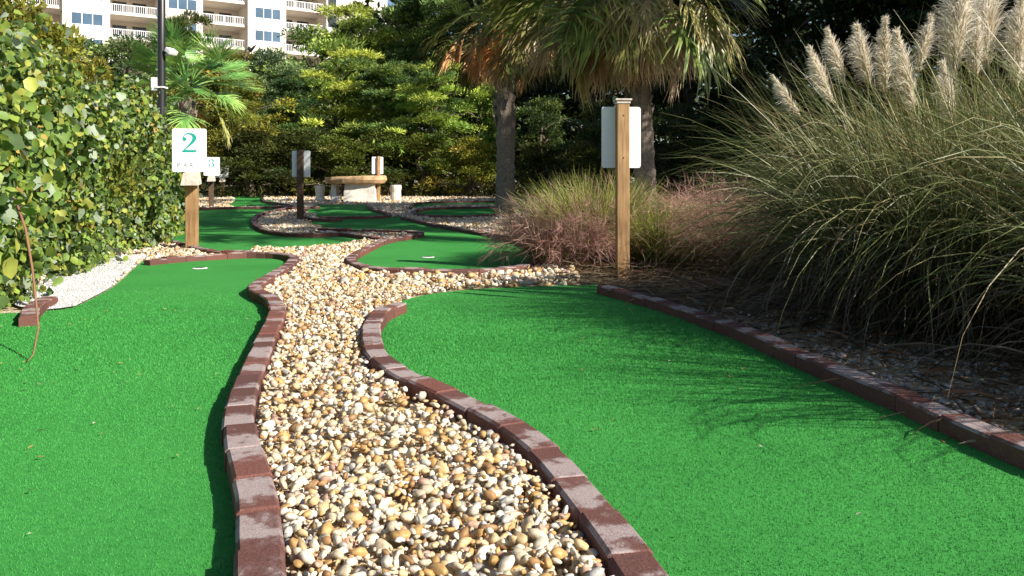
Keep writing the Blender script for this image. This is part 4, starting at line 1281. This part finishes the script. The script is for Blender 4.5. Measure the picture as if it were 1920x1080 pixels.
muhly(PX(1050, 6.4), 6.4, .45, 600, 8000, .42, .5, 'pink hazy grass spilling over the end of the peninsula green', PINK, DG)
muhly(PX(1440, 5.6), 5.6, .5, 700, 8000, .5, .6, 'brownish hazy grass at the left foot of the pampas', [(.25, .15, .11, 3), (.2, .13, .08, 2)], DG)

# ------------------------------------------------------------------ litter in the beds, leaves on the turf
k = 5200
x = rng.uniform(.3, 3.6, k); y = rng.uniform(1.2, 6.4, k)
ok = ~inside(G['near_right'], x, y) & ~near_kerb(x, y, .03) & ((y > 4.75) | right_bed(x, y)) & (np.abs(x) < .7 * y + .3); x, y = x[ok], y[ok]; k = len(x)
p0 = np.stack([x, y, .02 + .04 * rng.random(k)], 1)
a = rng.uniform(0, 6.28, k)
pts = arch_paths(p0, np.stack([np.cos(a), np.sin(a), rng.uniform(-.1, .25, k)], 1), rng.uniform(.06, .3, k), rng.uniform(.05, .3, k), 4, .12)
pts[:, :, 2] = np.maximum(pts[:, :, 2], .018)
c0 = pick([(.16, .11, .065, 3), (.25, .19, .12, 2), (.08, .055, .035, 2), (.2, .09, .04, 1)], k)
tag(link('dry_litter', np_mesh('dry_litter', *ribbon_arrays(pts, rng.uniform(.004, .011, k), c0, c0)), 'blade'), 'dry straw and leaf litter under the grasses', kind='stuff')
k = 60
x = np.concatenate([rng.uniform(-2.5, -.6, 110), rng.uniform(.2, 1.4, 40)]); y = np.concatenate([rng.uniform(1.4, 4.2, 110), rng.uniform(1.5, 4.4, 40)])
ok = inside(G['near_left'], x, y) | inside(G['near_right'], x, y); x, y = x[ok], y[ok]; k = len(x)
L = rng.uniform(.008, .02, k)
v, f, c = leaf_arrays(np.stack([x, y, np.full(k, .023)], 1), np.stack([rng.normal(size=k), rng.normal(size=k), rng.normal(size=k) * .15], 1), np.tile([[0, 0, 1.]], (k, 1)) + rand_dirs(k) * .3, L, L * .5, pick([(.42, .36, .12, 3), (.3, .2, .08, 1), (.55, .5, .35, 1)], k), .2, True)
tag(link('fallen_leaves', np_mesh('fallen_leaves', v, f, c), 'leaf'), 'tiny dry leaves scattered on the near turf', kind='stuff')

# ------------------------------------------------------------------ apartment building
TH = R(32)
org = Vector((PX(117, 93.5), 93.5, 0))            # left corner of the leftmost sunlit bay
bld = empty('apartment_building', org, TH)
tag(bld, 'cream apartment block with white balconies above the trees at upper left', 'building')
def bx(name, x0, x1, y0, y1, z0, z1, mat, parent=bld):
    return box(name, x0, x1, y0, y1, z0, z1, mat, parent)
FL = 3.0
Z0 = PZ(58, 95.5) - .45 - 5 * FL                  # floor levels: window sill rows fall on the photographed rows
NF = 9
def window(x0, x1, z0, z1, y, n_, glass='window_glass'):
    fr = bx('window', x0, x1, y - .04, y + .02, z0, z1, 'rail_white')
    w = (x1 - x0 - .1 * (n_ + 1)) / n_
    for i in range(n_):
        a = x0 + .1 + i * (w + .1)
        bx('pane', a, a + w, y - .055, y - .041, z0 + .1, z1 - .1, glass, fr)
PITCH = 10.6
for mi in range(-1, 4):
    x0 = mi * PITCH
    bw = 5.0 if mi < 3 else 9.0
    bx('bay', x0, x0 + bw, 0, 9, -1, 34, 'stucco')
    bx('recess_wall', x0 + bw, x0 + PITCH, 5.0, 9, -1, 34, 'stucco_grey')
    for fl in range(3, NF + 1):
        z = Z0 + fl * FL
        if mi < 3:
            window(x0 + .85, x0 + 4.3, z + 1.0, z + 2.5, 0, 3)
        else:
            window(x0 + .1, x0 + 1.5, z + .7, z + 2.6, 0, 1, 'dark_glass'); 
        if mi == 3:
            continue
        a, b_ = x0 + bw + .02, x0 + PITCH - .02
        bx('balcony_slab', a, b_, .6, 4.98, z - .25, z, 'stucco')
        rl = bx('railing', a, b_, .68, .74, z + .98, z + 1.06, 'rail_white')
        bx('bottom_rail', a, b_, .68, .74, z + .08, z + .14, 'rail_white', rl)
        nb_ = 26
        for i in range(nb_):
            q = a + .05 + (b_ - a - .16) * i / (nb_ - 1)
            wd = .12 if i % 6 == 0 else .05
            bx('baluster', q, q + wd, .69, .73, z + .14, z + .98, 'rail_white', rl)
        bx('sliding_door', a + .7, a + 2.3, 4.93, 4.99, z + .02, z + 2.2, 'dark_glass')
        bx('sliding_door', a + 3.0, a + 4.6, 4.93, 4.99, z + .02, z + 2.2, 'dark_glass')
bx('roof', -PITCH, 3 * PITCH + 9.2, -.3, 9.5, 34, 34.6, 'stucco')
import sys
print('objects', len(bpy.data.objects), 'tris', sum(sum(len(p_.vertices) - 2 for p_ in m_.polygons) for m_ in bpy.data.meshes) if '--count' in sys.argv else '')
